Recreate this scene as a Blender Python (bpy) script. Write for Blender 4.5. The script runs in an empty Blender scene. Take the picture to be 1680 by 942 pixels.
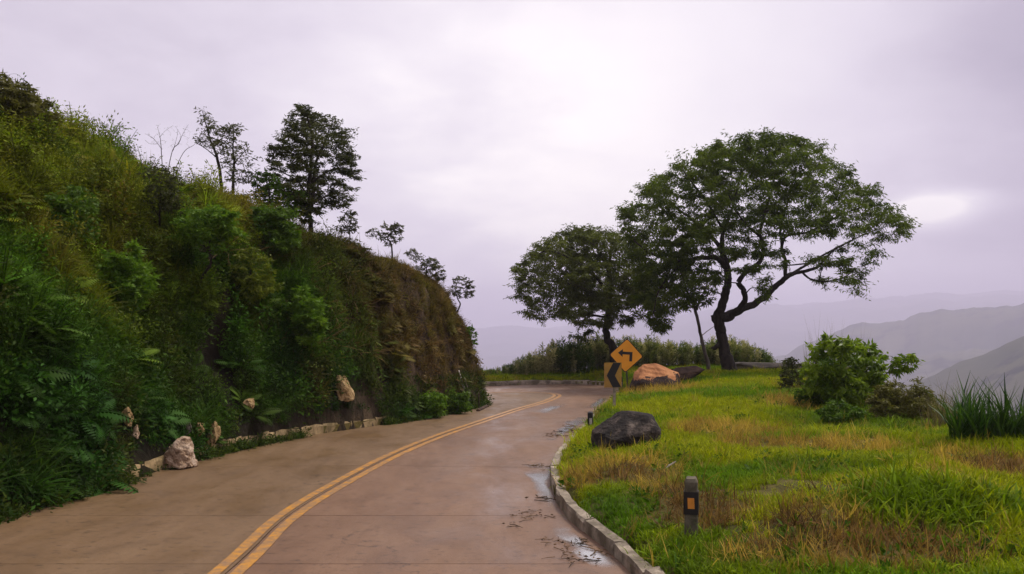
import bpy, bmesh, math
import numpy as np
from mathutils import Vector

# ---------------------------------------------------------------- camera, sky, sun, exposure
sc = bpy.context.scene
F, EYE, HORIZON = 1455.0, 1.8, 555.0            # focal length in photo pixels, eye height, horizon row
cam_data = bpy.data.cameras.new("camera")
cam = bpy.data.objects.new("camera", cam_data)
sc.collection.objects.link(cam)
cam.location = (0, 0, EYE)
cam.rotation_euler = (math.radians(90), 0, 0)
cam_data.sensor_width = 36
cam_data.lens = 36 * F / 1680
cam_data.shift_y = (HORIZON - 471) / 1680
cam_data.clip_start = 0.1
cam_data.clip_end = 40000
sc.camera = cam
sc.view_settings.view_transform = 'Standard'
sc.view_settings.look = 'None'
sc.view_settings.exposure = 0.42
sc.view_settings.gamma = 1.0
sc.cycles.max_bounces = 7
sc.cycles.diffuse_bounces = 3
sc.cycles.glossy_bounces = 2
sc.cycles.transmission_bounces = 4
sc.cycles.transparent_max_bounces = 6
sc.cycles.volume_bounces = 1

SUN_AZ, SUN_EL = math.radians(58), math.radians(60)


class Nodes:
    """Tiny helper for writing node trees."""
    def __init__(self, tree):
        self.t = tree
        self.n = tree.nodes
        self.n.clear()

    def new(self, kind, **kw):
        nd = self.n.new(kind)
        for k, v in kw.items():
            setattr(nd, k, v)
        return nd

    def put(self, sock, v):
        if hasattr(v, 'is_output') or isinstance(v, bpy.types.NodeSocket):
            self.t.links.new(v, sock)
        else:
            sock.default_value = v

    def m(self, op, a, b=0.0, c=0.0, clamp=False):
        nd = self.new('ShaderNodeMath', operation=op, use_clamp=clamp)
        for s, v in zip(nd.inputs, (a, b, c)):
            self.put(s, v)
        return nd.outputs[0]

    def noise(self, vec, scale, detail=4, rough=.55, dist=0.0):
        nd = self.new('ShaderNodeTexNoise')
        if vec is not None:
            self.put(nd.inputs['Vector'], vec)
        self.put(nd.inputs['Scale'], scale)
        self.put(nd.inputs['Detail'], detail)
        self.put(nd.inputs['Roughness'], rough)
        self.put(nd.inputs['Distortion'], dist)
        return nd.outputs['Fac']

    def ramp(self, fac, stops):
        nd = self.new('ShaderNodeValToRGB')
        e = nd.color_ramp.elements
        while len(e) < len(stops):
            e.new(.5)
        for el, (p, c) in zip(e, stops):
            el.position = p
            el.color = (*c, 1) if len(c) == 3 else c
        self.put(nd.inputs[0], fac)
        return nd.outputs[0]

    def mix(self, fac, a, b, blend='MIX'):
        nd = self.new('ShaderNodeMix', data_type='RGBA', blend_type=blend)
        self.put(nd.inputs[0], fac)
        for s, v in ((nd.inputs[6], a), (nd.inputs[7], b)):
            self.put(s, (*v, 1) if isinstance(v, tuple) and len(v) == 3 else v)
        return nd.outputs[2]

    def mapping(self, vec, scale=(1, 1, 1), rot=(0, 0, 0)):
        nd = self.new('ShaderNodeMapping')
        self.put(nd.inputs['Vector'], vec)
        nd.inputs['Scale'].default_value = scale
        nd.inputs['Rotation'].default_value = rot
        return nd.outputs[0]


world = bpy.data.worlds.new("World")
sc.world = world
world.use_nodes = True
w = Nodes(world.node_tree)
gen = w.new('ShaderNodeTexCoord').outputs['Generated']
sep = w.new('ShaderNodeSeparateXYZ')
w.put(sep.inputs[0], gen)
az = w.m('ARCTAN2', sep.outputs[0], sep.outputs[1])
el = w.m('ARCSINE', sep.outputs[2])
# clouds stretch out towards the horizon: look them up on a flat-ish ceiling
up = w.m('ADD', w.m('ABSOLUTE', sep.outputs[2]), .22)
comb = w.new('ShaderNodeCombineXYZ')
w.put(comb.inputs[0], w.m('DIVIDE', sep.outputs[0], up))
w.put(comb.inputs[1], w.m('DIVIDE', sep.outputs[1], up))
n1 = w.noise(comb.outputs[0], 1.0, 7, .52, .35)
n2 = w.noise(comb.outputs[0], 2.7, 6, .55, .2)
wob_a = w.m('MULTIPLY', w.m('SUBTRACT', n2, .5), .28)
wob_e = w.m('MULTIPLY', w.m('SUBTRACT', n1, .5), .20)
azw, elw = w.m('ADD', az, wob_a), w.m('ADD', el, wob_e)


def bump(a0, e0, sa, se, a=azw, e=elw):
    da = w.m('DIVIDE', w.m('SUBTRACT', a, a0), sa)
    de = w.m('DIVIDE', w.m('SUBTRACT', e, e0), se)
    q = w.m('ADD', w.m('MULTIPLY', da, da), w.m('MULTIPLY', de, de))
    return w.m('EXPONENT', w.m('MULTIPLY', q, -1.0))


SKY_GLOW = bump(.09, .20, .30, .24)              # thin cloud in front of the sun
small = w.m('MULTIPLY', w.m('SUBTRACT', n2, .5), .05)
SKY_BREAK = bump(.440, .131, .042, .0135, w.m('ADD', az, small), w.m('ADD', el, w.m('MULTIPLY', small, .6)))         # small bright break on the right
SKY_DARK = bump(.64, .14, .24, .20)              # heavier cloud to the right
v = w.m('ADD', .50, w.m('MULTIPLY', w.m('SUBTRACT', n1, .5), .62))
v = w.m('ADD', v, w.m('MULTIPLY', w.m('SUBTRACT', n2, .5), .30))
v = w.m('ADD', v, w.m('MULTIPLY', SKY_GLOW, .46))
v = w.m('ADD', v, w.m('MULTIPLY', SKY_BREAK, .95))
v = w.m('SUBTRACT', v, w.m('MULTIPLY', SKY_DARK, .36))
v = w.m('SUBTRACT', v, w.m('MULTIPLY', bump(0.0, 0.0, 9.0, .05, az, el), .10))
cloud = w.ramp(v, [(0.0, (.20, .18, .25)), (.30, (.42, .37, .45)), (.55, (.68, .622, .692)), (.78, (.86, .805, .83)), (1.0, (1.12, 1.06, 1.0))])
cloud10 = w.mix(1.0, cloud, (10.0, 10.0, 10.0), 'MULTIPLY')
sky = w.new('ShaderNodeTexSky', sky_type='NISHITA', sun_disc=False, sun_elevation=SUN_EL, sun_rotation=SUN_AZ)
skycol = w.mix(.95, sky.outputs[0], cloud10)
bg = w.new('ShaderNodeBackground')
w.put(bg.inputs[0], skycol)
bg.inputs[1].default_value = 0.1
w.t.links.new(bg.outputs[0], w.new('ShaderNodeOutputWorld').inputs[0])

sun_data = bpy.data.lights.new("sun", 'SUN')
sun_data.energy = 2.7
sun_data.angle = math.radians(12)
sun_data.color = (1.0, .93, .82)
sun = bpy.data.objects.new("sun", sun_data)
sc.collection.objects.link(sun)
sun.rotation_euler = Vector((-math.sin(SUN_AZ) * math.cos(SUN_EL), -math.cos(SUN_AZ) * math.cos(SUN_EL), -math.sin(SUN_EL))).to_track_quat('-Z', 'Y').to_euler()

# ---------------------------------------------------------------- numbers, noise, outlines
rng = np.random.default_rng(7)


def ss(a, b, x):
    t = np.clip((np.asarray(x, float) - a) / (b - a), 0, 1)
    return t * t * (3 - 2 * t)


def hash2(i, j, s):
    n = np.sin(i * 127.1 + j * 311.7 + s * 74.7) * 43758.5453
    return n - np.floor(n)


def vnoise(x, y, s=0):
    x, y = np.asarray(x, float), np.asarray(y, float)
    i, j = np.floor(x), np.floor(y)
    u, v = x - i, y - j
    u, v = u * u * (3 - 2 * u), v * v * (3 - 2 * v)
    a, b, c, d = hash2(i, j, s), hash2(i + 1, j, s), hash2(i, j + 1, s), hash2(i + 1, j + 1, s)
    return (a * (1 - u) + b * u) * (1 - v) + (c * (1 - u) + d * u) * v


def fbm(x, y, s=0, octs=4):
    r, a, t = 0, .5, 0
    for k in range(octs):
        r = r + a * vnoise(x * 2 ** k, y * 2 ** k, s + k)
        t += a
        a *= .5
    return r / t


def crom(P, n=12):
    """Catmull-Rom curve through the points (any dimension)."""
    P = np.asarray(P, float)
    Q = np.vstack([2 * P[0] - P[1], P, 2 * P[-1] - P[-2]])
    out = []
    t = np.linspace(0, 1, n, endpoint=False)[:, None]
    for i in range(1, len(Q) - 2):
        a, b, c, d = Q[i - 1:i + 3]
        out.append(.5 * (2 * b + (c - a) * t + (2 * a - 5 * b + 4 * c - d) * t * t + (3 * b - a - 3 * c + d) * t ** 3))
    return np.vstack(out + [P[-1:]])


def pdist(X, Y, L):
    X, Y = np.asarray(X, float), np.asarray(Y, float)
    best = np.full(X.shape, 1e12)
    for (ax, ay), (bx, by) in zip(L[:-1], L[1:]):
        dx, dy = bx - ax, by - ay
        t = np.clip(((X - ax) * dx + (Y - ay) * dy) / (dx * dx + dy * dy + 1e-12), 0, 1)
        best = np.minimum(best, (X - ax - t * dx) ** 2 + (Y - ay - t * dy) ** 2)
    return np.sqrt(best)


def inside(X, Y, poly):
    poly = np.asarray(poly, float)
    c = np.zeros(np.shape(X), bool)
    for (ax, ay), (bx, by) in zip(poly, np.roll(poly, -1, 0)):
        if ay != by:
            c ^= ((ay > Y) != (by > Y)) & (X < (bx - ax) * (Y - ay) / (by - ay) + ax)
    return c


# road: matched points of centre line, inner (hill) edge, outer edge
CTRL = [((-2.1, -10), (-5.4, -10), (1.45, -10)), ((-2.15, 2), (-5.4, 2), (1.35, 2)), ((-2.19, 6.8), (-5.35, 6.8), (.91, 6.8)),
        ((-2.27, 9.0), (-5.13, 9.0), (.55, 9.0)), ((-2.1, 11.3), (-4.9, 10.9), (.48, 11.2)), ((-1.8, 13.8), (-4.55, 14.0), (.7, 13.6)),
        ((-1.34, 16.3), (-3.8, 16.3), (1.2, 16.6)), ((-.77, 18.7), (-2.66, 18.5), (1.7, 19.3)), ((.15, 22.4), (-1.6, 21), (2.3, 22.8)),
        ((.9, 25), (-.92, 23.2), (2.95, 26)), ((1.35, 27.2), (-.7, 24.3), (3.5, 29.5)), ((1.38, 28.5), (-.9, 25.2), (3.85, 32.6)),
        ((.9, 29.3), (-1.6, 26), (2.8, 34.5)), ((0, 29.45), (-2.6, 26.4), (.5, 34.2)), ((-1.5, 29.3), (-4, 26.5), (-1.5, 33.1)),
        ((-6, 29.2), (-8, 26.4), (-6, 32.6)), ((-25, 29), (-25, 26), (-25, 32.3))]
CEN, INN, OUT = (crom([c[k] for c in CTRL]) for k in range(3))
ROADPOLY = np.vstack([INN, OUT[::-1]])
HILLPOLY = np.vstack([INN, [(-60, 26), (-60, -10)]])
RIM = crom([(9.5, -12), (9.2, 2), (8.2, 8), (7.3, 13), (8.0, 18), (9.4, 24), (11.3, 30), (11.6, 34), (10, 38), (6, 39), (0, 37.6), (-4, 36.4), (-12, 35.6), (-40, 35)], 6)
TOPPOLY = np.vstack([RIM, [(-60, 35), (-60, -12)]])
NV = [1.0, 1.35, 3.0, 3.5, 3.8, 4.8, 5.7, 6.2, 7.3, 8.6, 10.3]


def hill_z(X, Y, rough=True):
    X, Y = np.asarray(X, float), np.asarray(Y, float)
    d = pdist(X, Y, INN[::2])
    ins = inside(X, Y, HILLPOLY)
    st = ss(12.5, 19, Y + .15 * X)
    base = 1.0 + .3 * st
    dd = d
    if rough:
        amp = ss(.1, .8, d)
        lump = fbm(X * .75 + 9, Y * .75, 3, 3) - .5
        rib = fbm((X + Y) * 1.6, (X - Y) * .5 + 7, 8, 3) - .5
        dd = np.maximum(d + amp * (lump * 2.1 * (1 - .6 * st) + rib * .55 * st), 0)
    cut = .15 + (1.7 + 1.1 * st) * np.minimum(dd, base) + (1.02 + 1.1 * st) * np.maximum(dd - base, 0)
    nat = np.interp(-X, [0, 1, 2, 3, 4.5, 7, 9, 11.5, 14, 18, 30], NV)
    if rough:
        nat = nat + (fbm(X * .5, Y * .5 + 3, 5, 3) - .5) * .7 * ss(.5, 2.5, d)
    if rough:
        tus = (fbm(X * 1.15 + 2, Y * 1.15, 13, 3) - .5) * ss(.3, 1.2, d) * (1 - .5 * st)
        nat, cut = nat + tus * .9, cut + tus * 1.1
    h = np.clip(.5 + .5 * (nat - cut) / .5 / 2, 0, 1)
    z = nat * (1 - h) + cut * h - .5 * h * (1 - h)
    return np.where(ins, z, -.4 - d)


def ground_z(X, Y):
    X, Y = np.asarray(X, float), np.asarray(Y, float)
    inroad = inside(X, Y, ROADPOLY)
    d = np.minimum(pdist(X, Y, OUT[::2]), 60)
    z = .10 + .2 * (1 - np.exp(-d / 1.0)) + .015 * np.minimum(d, 8) + .012 * np.maximum(0, np.minimum(Y, 34) - 15) * ss(.5, 3, d) * ss(2, 5, X)
    z = z + (fbm(X * .8 + 3, Y * .8, 11, 4) - .5) * .22 * ss(.2, 1.2, d)
    # hummocks of cut grass and the tussock in the near right
    for hx, hy, r, a in ((2.35, 7.2, .5, .06), (3.5, 7.6, .8, .20), (4.6, 9.6, .7, .10), (1.35, 10.6, .6, .05), (3.3, 8.9, .9, .06), (6.2, 11.2, .9, .12)):
        z = z + a * np.exp(-((X - hx) ** 2 + (Y - hy) ** 2) / r ** 2)
    e = pdist(X, Y, RIM[::2])
    off = ~inside(X, Y, TOPPOLY)
    z = np.where(off, z - .75 * e * ss(0, 1.6, e) - .1 * e, z)
    z = np.where(off, z + (fbm(X * .4, Y * .4, 21, 3) - .5) * np.minimum(e, 4) * .5, z)
    hill = inside(X, Y, HILLPOLY)
    z = np.where(inroad | hill, -.12, z)
    return z


def top_z(X, Y):
    return np.maximum(ground_z(X, Y), hill_z(X, Y))


def P(px, py, Y):
    """World point at distance Y seen at photo pixel (px, py)."""
    return np.array([(px - 840) / F * Y, Y, EYE + (HORIZON - py) / F * Y])


def hit(px, py, y0=4.0, y1=60.0, fn=top_z):
    """First ground point along the line of sight through a photo pixel."""
    Ys = np.arange(y0, y1, .02)
    Xs = (px - 840) / F * Ys
    zr = EYE + (HORIZON - py) / F * Ys
    zg = np.maximum(fn(Xs, Ys), np.where(inside(Xs, Ys, ROADPOLY), 0, -99))
    k = np.argmax(zr <= zg)
    if not (zr <= zg).any():
        k = len(Ys) - 1
    return np.array([Xs[k], Ys[k], zg[k]])


# ---------------------------------------------------------------- objects and meshes
COL = sc.collection


def props(o, label=None, cat=None, group=None, kind=None):
    for k, v_ in (('label', label), ('category', cat), ('group', group), ('kind', kind)):
        if v_:
            o[k] = v_
    return o


def thing(name, loc, label, cat, group=None):
    o = bpy.data.objects.new(name, None)
    COL.objects.link(o)
    o.empty_display_size = .1
    o.location = tuple(float(q) for q in loc)
    return props(o, label, cat, group)


class MB:
    """Collects vertices, quads / n-gons and a tint per vertex; builds one mesh object."""
    def __init__(self):
        self.V, self.T, self.fl, self.fs, self.n = [], [], [], [], 0

    def add(self, V, faces, tint=.5):
        V = np.asarray(V, float).reshape(-1, 3)
        if isinstance(faces, np.ndarray):
            self.fl.append((faces + self.n).ravel())
            self.fs.append(np.full(len(faces), faces.shape[1]))
        else:
            for fc in faces:
                self.fl.append(np.asarray(fc) + self.n)
                self.fs.append(np.array([len(fc)]))
        self.V.append(V)
        self.T.append(np.broadcast_to(np.asarray(tint, float), (len(V),)))
        self.n += len(V)

    def box(self, c, size, rot=None, tint=.5):
        s = np.array([(x, y, z) for x in (-.5, .5) for y in (-.5, .5) for z in (-.5, .5)]) * np.asarray(size)
        if rot is not None:
            s = s @ np.asarray(rot).T
        self.add(s + np.asarray(c), [(0, 1, 3, 2), (4, 6, 7, 5), (0, 4, 5, 1), (2, 3, 7, 6), (0, 2, 6, 4), (1, 5, 7, 3)], tint)

    def tube(self, pts, rad, k=6, tint=.5, cap=True):
        pts = np.asarray(pts, float)
        rad = np.broadcast_to(np.asarray(rad, float), (len(pts),))
        T = np.gradient(pts, axis=0)
        T /= np.linalg.norm(T, axis=1)[:, None] + 1e-9
        ref = np.array([.31, .77, .12]) if abs(T[0][2]) > .6 else np.array([.1, .05, 1.0])
        U = np.cross(T, ref)
        U /= np.linalg.norm(U, axis=1)[:, None] + 1e-9
        W = np.cross(T, U)
        a = np.arange(k) * 2 * math.pi / k
        ring = U[:, None] * np.cos(a)[None, :, None] + W[:, None] * np.sin(a)[None, :, None]
        V = (pts[:, None] + ring * rad[:, None, None]).reshape(-1, 3)
        i = np.arange(len(pts) - 1)[:, None] * k
        j = np.arange(k)[None]
        j2 = (j + 1) % k
        Q = np.stack([i + j, i + j2, i + k + j2, i + k + j], -1).reshape(-1, 4)
        self.add(V, Q, tint)
        if cap:
            self.fl.append(np.arange(k)[::-1] + self.n - len(V))
            self.fs.append(np.array([k]))
            self.fl.append(np.arange(k) + self.n - k)
            self.fs.append(np.array([k]))

    def leaves(self, base, d, L, W, tint, fold=0.0):
        """Pointed leaf blades: base points, directions, lengths and widths."""
        n = len(base)
        d = d / (np.linalg.norm(d, axis=1)[:, None] + 1e-9)
        r = rng.normal(size=(n, 3))
        s = np.cross(d, r)
        s /= np.linalg.norm(s, axis=1)[:, None] + 1e-9
        L = np.broadcast_to(L, (n,))[:, None]
        W = np.broadcast_to(W, (n,))[:, None]
        V = np.stack([base, base + d * L * .42 + s * W * .5, base + d * L, base + d * L * .42 - s * W * .5], 1).reshape(-1, 3)
        self.add(V, np.arange(4 * n).reshape(-1, 4), np.repeat(np.broadcast_to(tint, (n,)), 4))

    def mesh(self, name, mat, smooth=False):
        me = bpy.data.meshes.new(name)
        V = np.vstack(self.V)
        fl = np.concatenate(self.fl).astype(np.int32)
        fs = np.concatenate(self.fs).astype(np.int32)
        me.vertices.add(len(V))
        me.vertices.foreach_set('co', V.astype(np.float32).ravel())
        me.loops.add(len(fl))
        me.loops.foreach_set('vertex_index', fl)
        me.polygons.add(len(fs))
        me.polygons.foreach_set('loop_start', np.concatenate([[0], np.cumsum(fs)[:-1]]).astype(np.int32))
        me.polygons.foreach_set('use_smooth', np.full(len(fs), bool(smooth)))
        at = me.attributes.new('tint', 'FLOAT', 'POINT')
        at.data.foreach_set('value', np.concatenate(self.T).astype(np.float32))
        me.materials.append(mat)
        me.update(calc_edges=True)
        return me

    def build(self, name, mat, parent=None, smooth=False, link=True):
        o = bpy.data.objects.new(name, self.mesh(name, mat, smooth))
        if link:
            COL.objects.link(o)
        if parent is not None:
            o.parent = parent
            o.matrix_parent_inverse = PINV(parent)
        return o


def PINV(parent):
    """Children are modelled in world coordinates: cancel the parents' translations."""
    from mathutils import Matrix
    t = Vector((0, 0, 0))
    q = parent
    while q is not None:
        if q.parent is None:
            t += q.location
        q = q.parent
    return Matrix.Translation(-t)


def grid_mesh(mb, X, Y, Z):
    r, c = X.shape
    i = np.arange(r - 1)[:, None] * c
    j = np.arange(c - 1)[None]
    Q = np.stack([i + j, i + j + 1, i + c + j + 1, i + c + j], -1).reshape(-1, 4)
    mb.add(np.stack([X, Y, Z], -1).reshape(-1, 3), Q)


# ---------------------------------------------------------------- materials
def material(name):
    m_ = bpy.data.materials.new(name)
    m_.use_nodes = True
    nd = Nodes(m_.node_tree)
    out = nd.new('ShaderNodeOutputMaterial')
    return m_, nd, out


def principled(nd, out, col, rough=.8, spec=.3, bump_h=None, bump_d=.02, metal=0.0, strength=1.0):
    p = nd.new('ShaderNodeBsdfPrincipled')
    nd.put(p.inputs['Base Color'], (*col, 1) if isinstance(col, tuple) and len(col) == 3 else col)
    nd.put(p.inputs['Roughness'], rough)
    nd.put(p.inputs['Specular IOR Level'], spec)
    p.inputs['Metallic'].default_value = metal
    if bump_h is not None:
        b = nd.new('ShaderNodeBump')
        nd.put(b.inputs['Height'], bump_h)
        b.inputs['Distance'].default_value = bump_d
        b.inputs['Strength'].default_value = strength
        nd.t.links.new(b.outputs[0], p.inputs['Normal'])
    nd.t.links.new(p.outputs[0], out.inputs[0])
    return p


def leaf_mat(name, lo, hi, trans=.35, rough=.5, spec=.14):
    """Leaves: colour runs from lo to hi by each leaf's own tint; light passes through a little."""
    m_, nd, out = material(name)
    t = nd.new('ShaderNodeAttribute', attribute_name='tint').outputs['Fac']
    col = nd.ramp(t, [(0, lo), (1, hi)])
    p = principled(nd, out, col, rough, spec)
    tr = nd.new('ShaderNodeBsdfTranslucent')
    nd.put(tr.inputs[0], nd.mix(1.0, col, (1.15, 1.2, .7), 'MULTIPLY'))
    mx = nd.new('ShaderNodeMixShader')
    mx.inputs[0].default_value = trans
    nd.t.links.new(p.outputs[0], mx.inputs[1])
    nd.t.links.new(tr.outputs[0], mx.inputs[2])
    nd.t.links.new(mx.outputs[0], out.inputs[0])
    return m_


def clump_mat(name, trans=.3, rough=.6, spec=.08):
    """Ground cover: each clump carries its own colour; blades vary a little inside it."""
    m_, nd, out = material(name)
    c = nd.new('ShaderNodeAttribute', attribute_name='clump_colour', attribute_type='INSTANCER').outputs['Color']
    t = nd.new('ShaderNodeAttribute', attribute_name='tint').outputs['Fac']
    col = nd.mix(1.0, c, nd.ramp(t, [(0, (.55, .55, .5)), (1, (1.45, 1.4, 1.5))]), 'MULTIPLY')
    p = principled(nd, out, col, rough, spec)
    tr = nd.new('ShaderNodeBsdfTranslucent')
    nd.put(tr.inputs[0], nd.mix(1.0, col, (1.15, 1.2, .7), 'MULTIPLY'))
    mx = nd.new('ShaderNodeMixShader')
    mx.inputs[0].default_value = trans
    nd.t.links.new(p.outputs[0], mx.inputs[1])
    nd.t.links.new(tr.outputs[0], mx.inputs[2])
    nd.t.links.new(mx.outputs[0], out.inputs[0])
    return m_


def pos_of(nd):
    return nd.new('ShaderNodeNewGeometry').outputs['Position']


# soil of the hill: dark humus, rusty cut rock with streaks running down the steep face
M_HILL, nd, out = material('hillside_soil')
pos = pos_of(nd)
a = nd.noise(pos, .9, 6, .6)
b = nd.noise(nd.mapping(pos, (3, 3, .9)), 1.6, 8, .7, .9)
soil = nd.ramp(a, [(.3, (.010, .008, .004)), (.55, (.022, .017, .008)), (.75, (.045, .033, .015))])
rock = nd.ramp(b, [(.3, (.014, .010, .006)), (.48, (.045, .029, .016)), (.63, (.10, .066, .038)), (.80, (.19, .13, .085))])
sp = nd.new('ShaderNodeSeparateXYZ')
nd.put(sp.inputs[0], pos)
near = nd.m('MULTIPLY', nd.m('SUBTRACT', sp.outputs[1], 15.0), .2, clamp=True)
col = nd.mix(near, soil, rock)
principled(nd, out, col, .9, .15, nd.m('ADD', a, b), .12)

# earth under the grass
M_EARTH, nd, out = material('ground_earth')
pos = pos_of(nd)
a = nd.noise(pos, 1.1, 6, .6)
b = nd.noise(pos, 9, 5, .7)
col = nd.mix(nd.ramp(b, [(.35, (0, 0, 0)), (.65, (1, 1, 1))]), nd.ramp(a, [(.35, (.035, .030, .010)), (.6, (.09, .075, .022))]), nd.ramp(a, [(.35, (.055, .065, .012)), (.6, (.16, .12, .04))]))
principled(nd, out, col, .95, .1, b, .04)

# wet brown concrete
def concrete(name, lo, mid, hi, wet):
    m_, nd, out = material(name)
    pos = pos_of(nd)
    big = nd.noise(nd.mapping(pos, (1.5, .5, 1)), .9, 6, .6, .5)
    sweep = nd.noise(nd.mapping(pos, (3.4, .8, 1)), 1.0, 8, .7, .3)      # wheel-worn streaks along the lane
    fine = nd.noise(pos, 60, 3, .7)
    fleck = nd.noise(nd.mapping(pos, (9, 13, 1)), 1.0, 5, .75)
    t = nd.m('ADD', nd.m('MULTIPLY', big, .55), nd.m('MULTIPLY', sweep, .45))
    col = nd.ramp(t, [(.34, lo), (.5, mid), (.64, hi)])
    col = nd.mix(nd.m('MULTIPLY', nd.ramp(fleck, [(.55, (0, 0, 0)), (.66, (1, 1, 1))]), .85), col, tuple(q * .42 for q in lo))
    col = nd.mix(nd.m('MULTIPLY', nd.ramp(nd.noise(pos, 1.7, 5, .6, .8), [(.55, (0, 0, 0)), (.68, (1, 1, 1))]), .38), col, tuple(q * .7 for q in lo))
    col = nd.mix(nd.m('MULTIPLY', nd.ramp(fine, [(.42, (0, 0, 0)), (.62, (1, 1, 1))]), .35), col, tuple(q * .6 for q in mid))
    vo = nd.new('ShaderNodeTexVoronoi', feature='DISTANCE_TO_EDGE')
    wv_ = nd.new('ShaderNodeVectorMath', operation='ADD')
    nz_ = nd.new('ShaderNodeTexNoise')
    nd.put(nz_.inputs['Vector'], pos)
    nz_.inputs['Scale'].default_value = 2.5
    nz_.inputs['Detail'].default_value = 5
    nd.put(wv_.inputs[0], pos)
    nd.put(wv_.inputs[1], nz_.outputs['Color'])
    nd.put(vo.inputs['Vector'], wv_.outputs[0])
    vo.inputs['Scale'].default_value = .42
    crack = nd.m('MULTIPLY', nd.ramp(vo.outputs['Distance'], [(0, (1, 1, 1)), (.006, (0, 0, 0))]), nd.ramp(nd.noise(pos, .5, 3), [(.5, (0, 0, 0)), (.56, (1, 1, 1))]))
    col = nd.mix(nd.m('MULTIPLY', crack, .8), col, tuple(q * .2 for q in lo))
    oi = nd.new('ShaderNodeObjectInfo').outputs['Random']
    col = nd.mix(1.0, col, nd.ramp(oi, [(0, (.96, .96, .96)), (1, (1.04, 1.035, 1.03))]), 'MULTIPLY')
    rough = nd.m('ADD', wet, nd.m('MULTIPLY', nd.m('SUBTRACT', nd.noise(nd.mapping(pos, (1.6, .7, 1)), .8, 6, .65, .5), .5), 1.05), clamp=True)
    principled(nd, out, col, rough, .42, fine, .003)
    return m_


M_ROAD = concrete('wet_concrete', (.132, .068, .034), (.176, .095, .050), (.215, .124, .070), .50)
M_ROAD_HILL = concrete('wet_olive_concrete', (.118, .068, .029), (.155, .091, .041), (.188, .115, .056), .54)
M_BED, nd, out = material('road_bed')
principled(nd, out, (.03, .022, .016), .95, .1)

# yellow road paint, worn
M_PAINT, nd, out = material('yellow_road_paint')
pos = pos_of(nd)
wn = nd.noise(pos, 7, 9, .78)
col = nd.mix(nd.ramp(wn, [(.41, (0, 0, 0)), (.57, (1, 1, 1))]), (.50, .225, .022), (.24, .14, .07))
principled(nd, out, col, nd.m('ADD', .35, nd.m('MULTIPLY', wn, .2)), .4, nd.noise(pos, 40, 2), .003)

# kerb stone: pale old paint on grey concrete, dirt
def kerb_mat(name, pale, dirt):
    m_, nd, out = material(name)
    pos = pos_of(nd)
    a = nd.noise(pos, 3.2, 7, .65, .3)
    b = nd.noise(pos, 26, 4, .7)
    col = nd.mix(nd.ramp(a, [(.40, (0, 0, 0)), (.62, (1, 1, 1))]), dirt, pale)
    col = nd.mix(nd.m('MULTIPLY', nd.ramp(b, [(.5, (0, 0, 0)), (.7, (1, 1, 1))]), .55), col, tuple(q * .5 for q in dirt))
    principled(nd, out, col, .75, .3, b, .012)
    return m_


M_KERB = kerb_mat('kerb_concrete', (.40, .33, .25), (.13, .105, .07))
M_KERB_HILL = kerb_mat('kerb_concrete_mossy', (.42, .30, .15), (.15, .11, .045))


def rock_mat(name, stops, scale=3.0, dist=.6, stain=None, b_d=.05):
    m_, nd, out = material(name)
    tc = nd.new('ShaderNodeTexCoord').outputs['Object']
    a = nd.noise(tc, scale, 8, .62, dist)
    b = nd.noise(tc, scale * 7, 5, .7)
    col = nd.ramp(nd.m('ADD', nd.m('MULTIPLY', a, .75), nd.m('MULTIPLY', b, .25)), stops)
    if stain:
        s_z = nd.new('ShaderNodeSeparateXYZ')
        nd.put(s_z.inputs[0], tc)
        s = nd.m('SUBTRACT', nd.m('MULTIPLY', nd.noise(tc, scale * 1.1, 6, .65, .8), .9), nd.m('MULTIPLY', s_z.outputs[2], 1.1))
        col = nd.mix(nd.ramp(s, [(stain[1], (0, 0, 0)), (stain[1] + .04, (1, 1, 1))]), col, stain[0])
    principled(nd, out, col, .85, .25, nd.m('ADD', a, nd.m('MULTIPLY', b, .4)), b_d)
    return m_


M_DARKROCK = rock_mat('dark_lichened_rock', [(.34, (.008, .007, .006)), (.48, (.024, .019, .016)), (.56, (.075, .058, .046)), (.68, (.22, .175, .145))], 5.0)
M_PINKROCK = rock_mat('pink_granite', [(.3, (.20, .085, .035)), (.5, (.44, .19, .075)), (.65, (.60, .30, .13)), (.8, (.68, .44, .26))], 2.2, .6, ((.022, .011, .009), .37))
M_PALEROCK = rock_mat('pale_fractured_rock', [(.34, (.07, .036, .018)), (.45, (.34, .22, .13)), (.56, (.60, .45, .32)), (.74, (.72, .60, .48))], 7, .9, None, .09)
M_OCHREROCK = rock_mat('ochre_rock', [(.36, (.06, .032, .012)), (.47, (.36, .23, .095)), (.64, (.60, .44, .23))], 8, .9, None, .08)
M_GREYROCK = rock_mat('grey_brown_rock', [(.3, (.04, .033, .028)), (.5, (.10, .085, .07)), (.7, (.17, .15, .125))], 1.6, .5)
M_BROWNROCK = rock_mat('brown_rock', [(.3, (.014, .009, .006)), (.5, (.05, .03, .02)), (.72, (.12, .07, .045))], 2.5, .6)


def bark_mat(name, lo, hi):
    m_, nd, out = material(name)
    tc = nd.new('ShaderNodeTexCoord').outputs['Object']
    a = nd.noise(nd.mapping(tc, (9, 9, 2)), 1.4, 6, .65, .4)
    principled(nd, out, nd.ramp(a, [(.35, lo), (.7, hi)]), .85, .2, a, .03)
    return m_


M_BARK = bark_mat('dark_bark', (.012, .009, .007), (.05, .038, .03))
M_PALEBARK = bark_mat('pale_bark', (.045, .036, .03), (.17, .14, .115))
M_TWIG = bark_mat('grey_twig', (.05, .04, .038), (.12, .10, .09))


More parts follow.
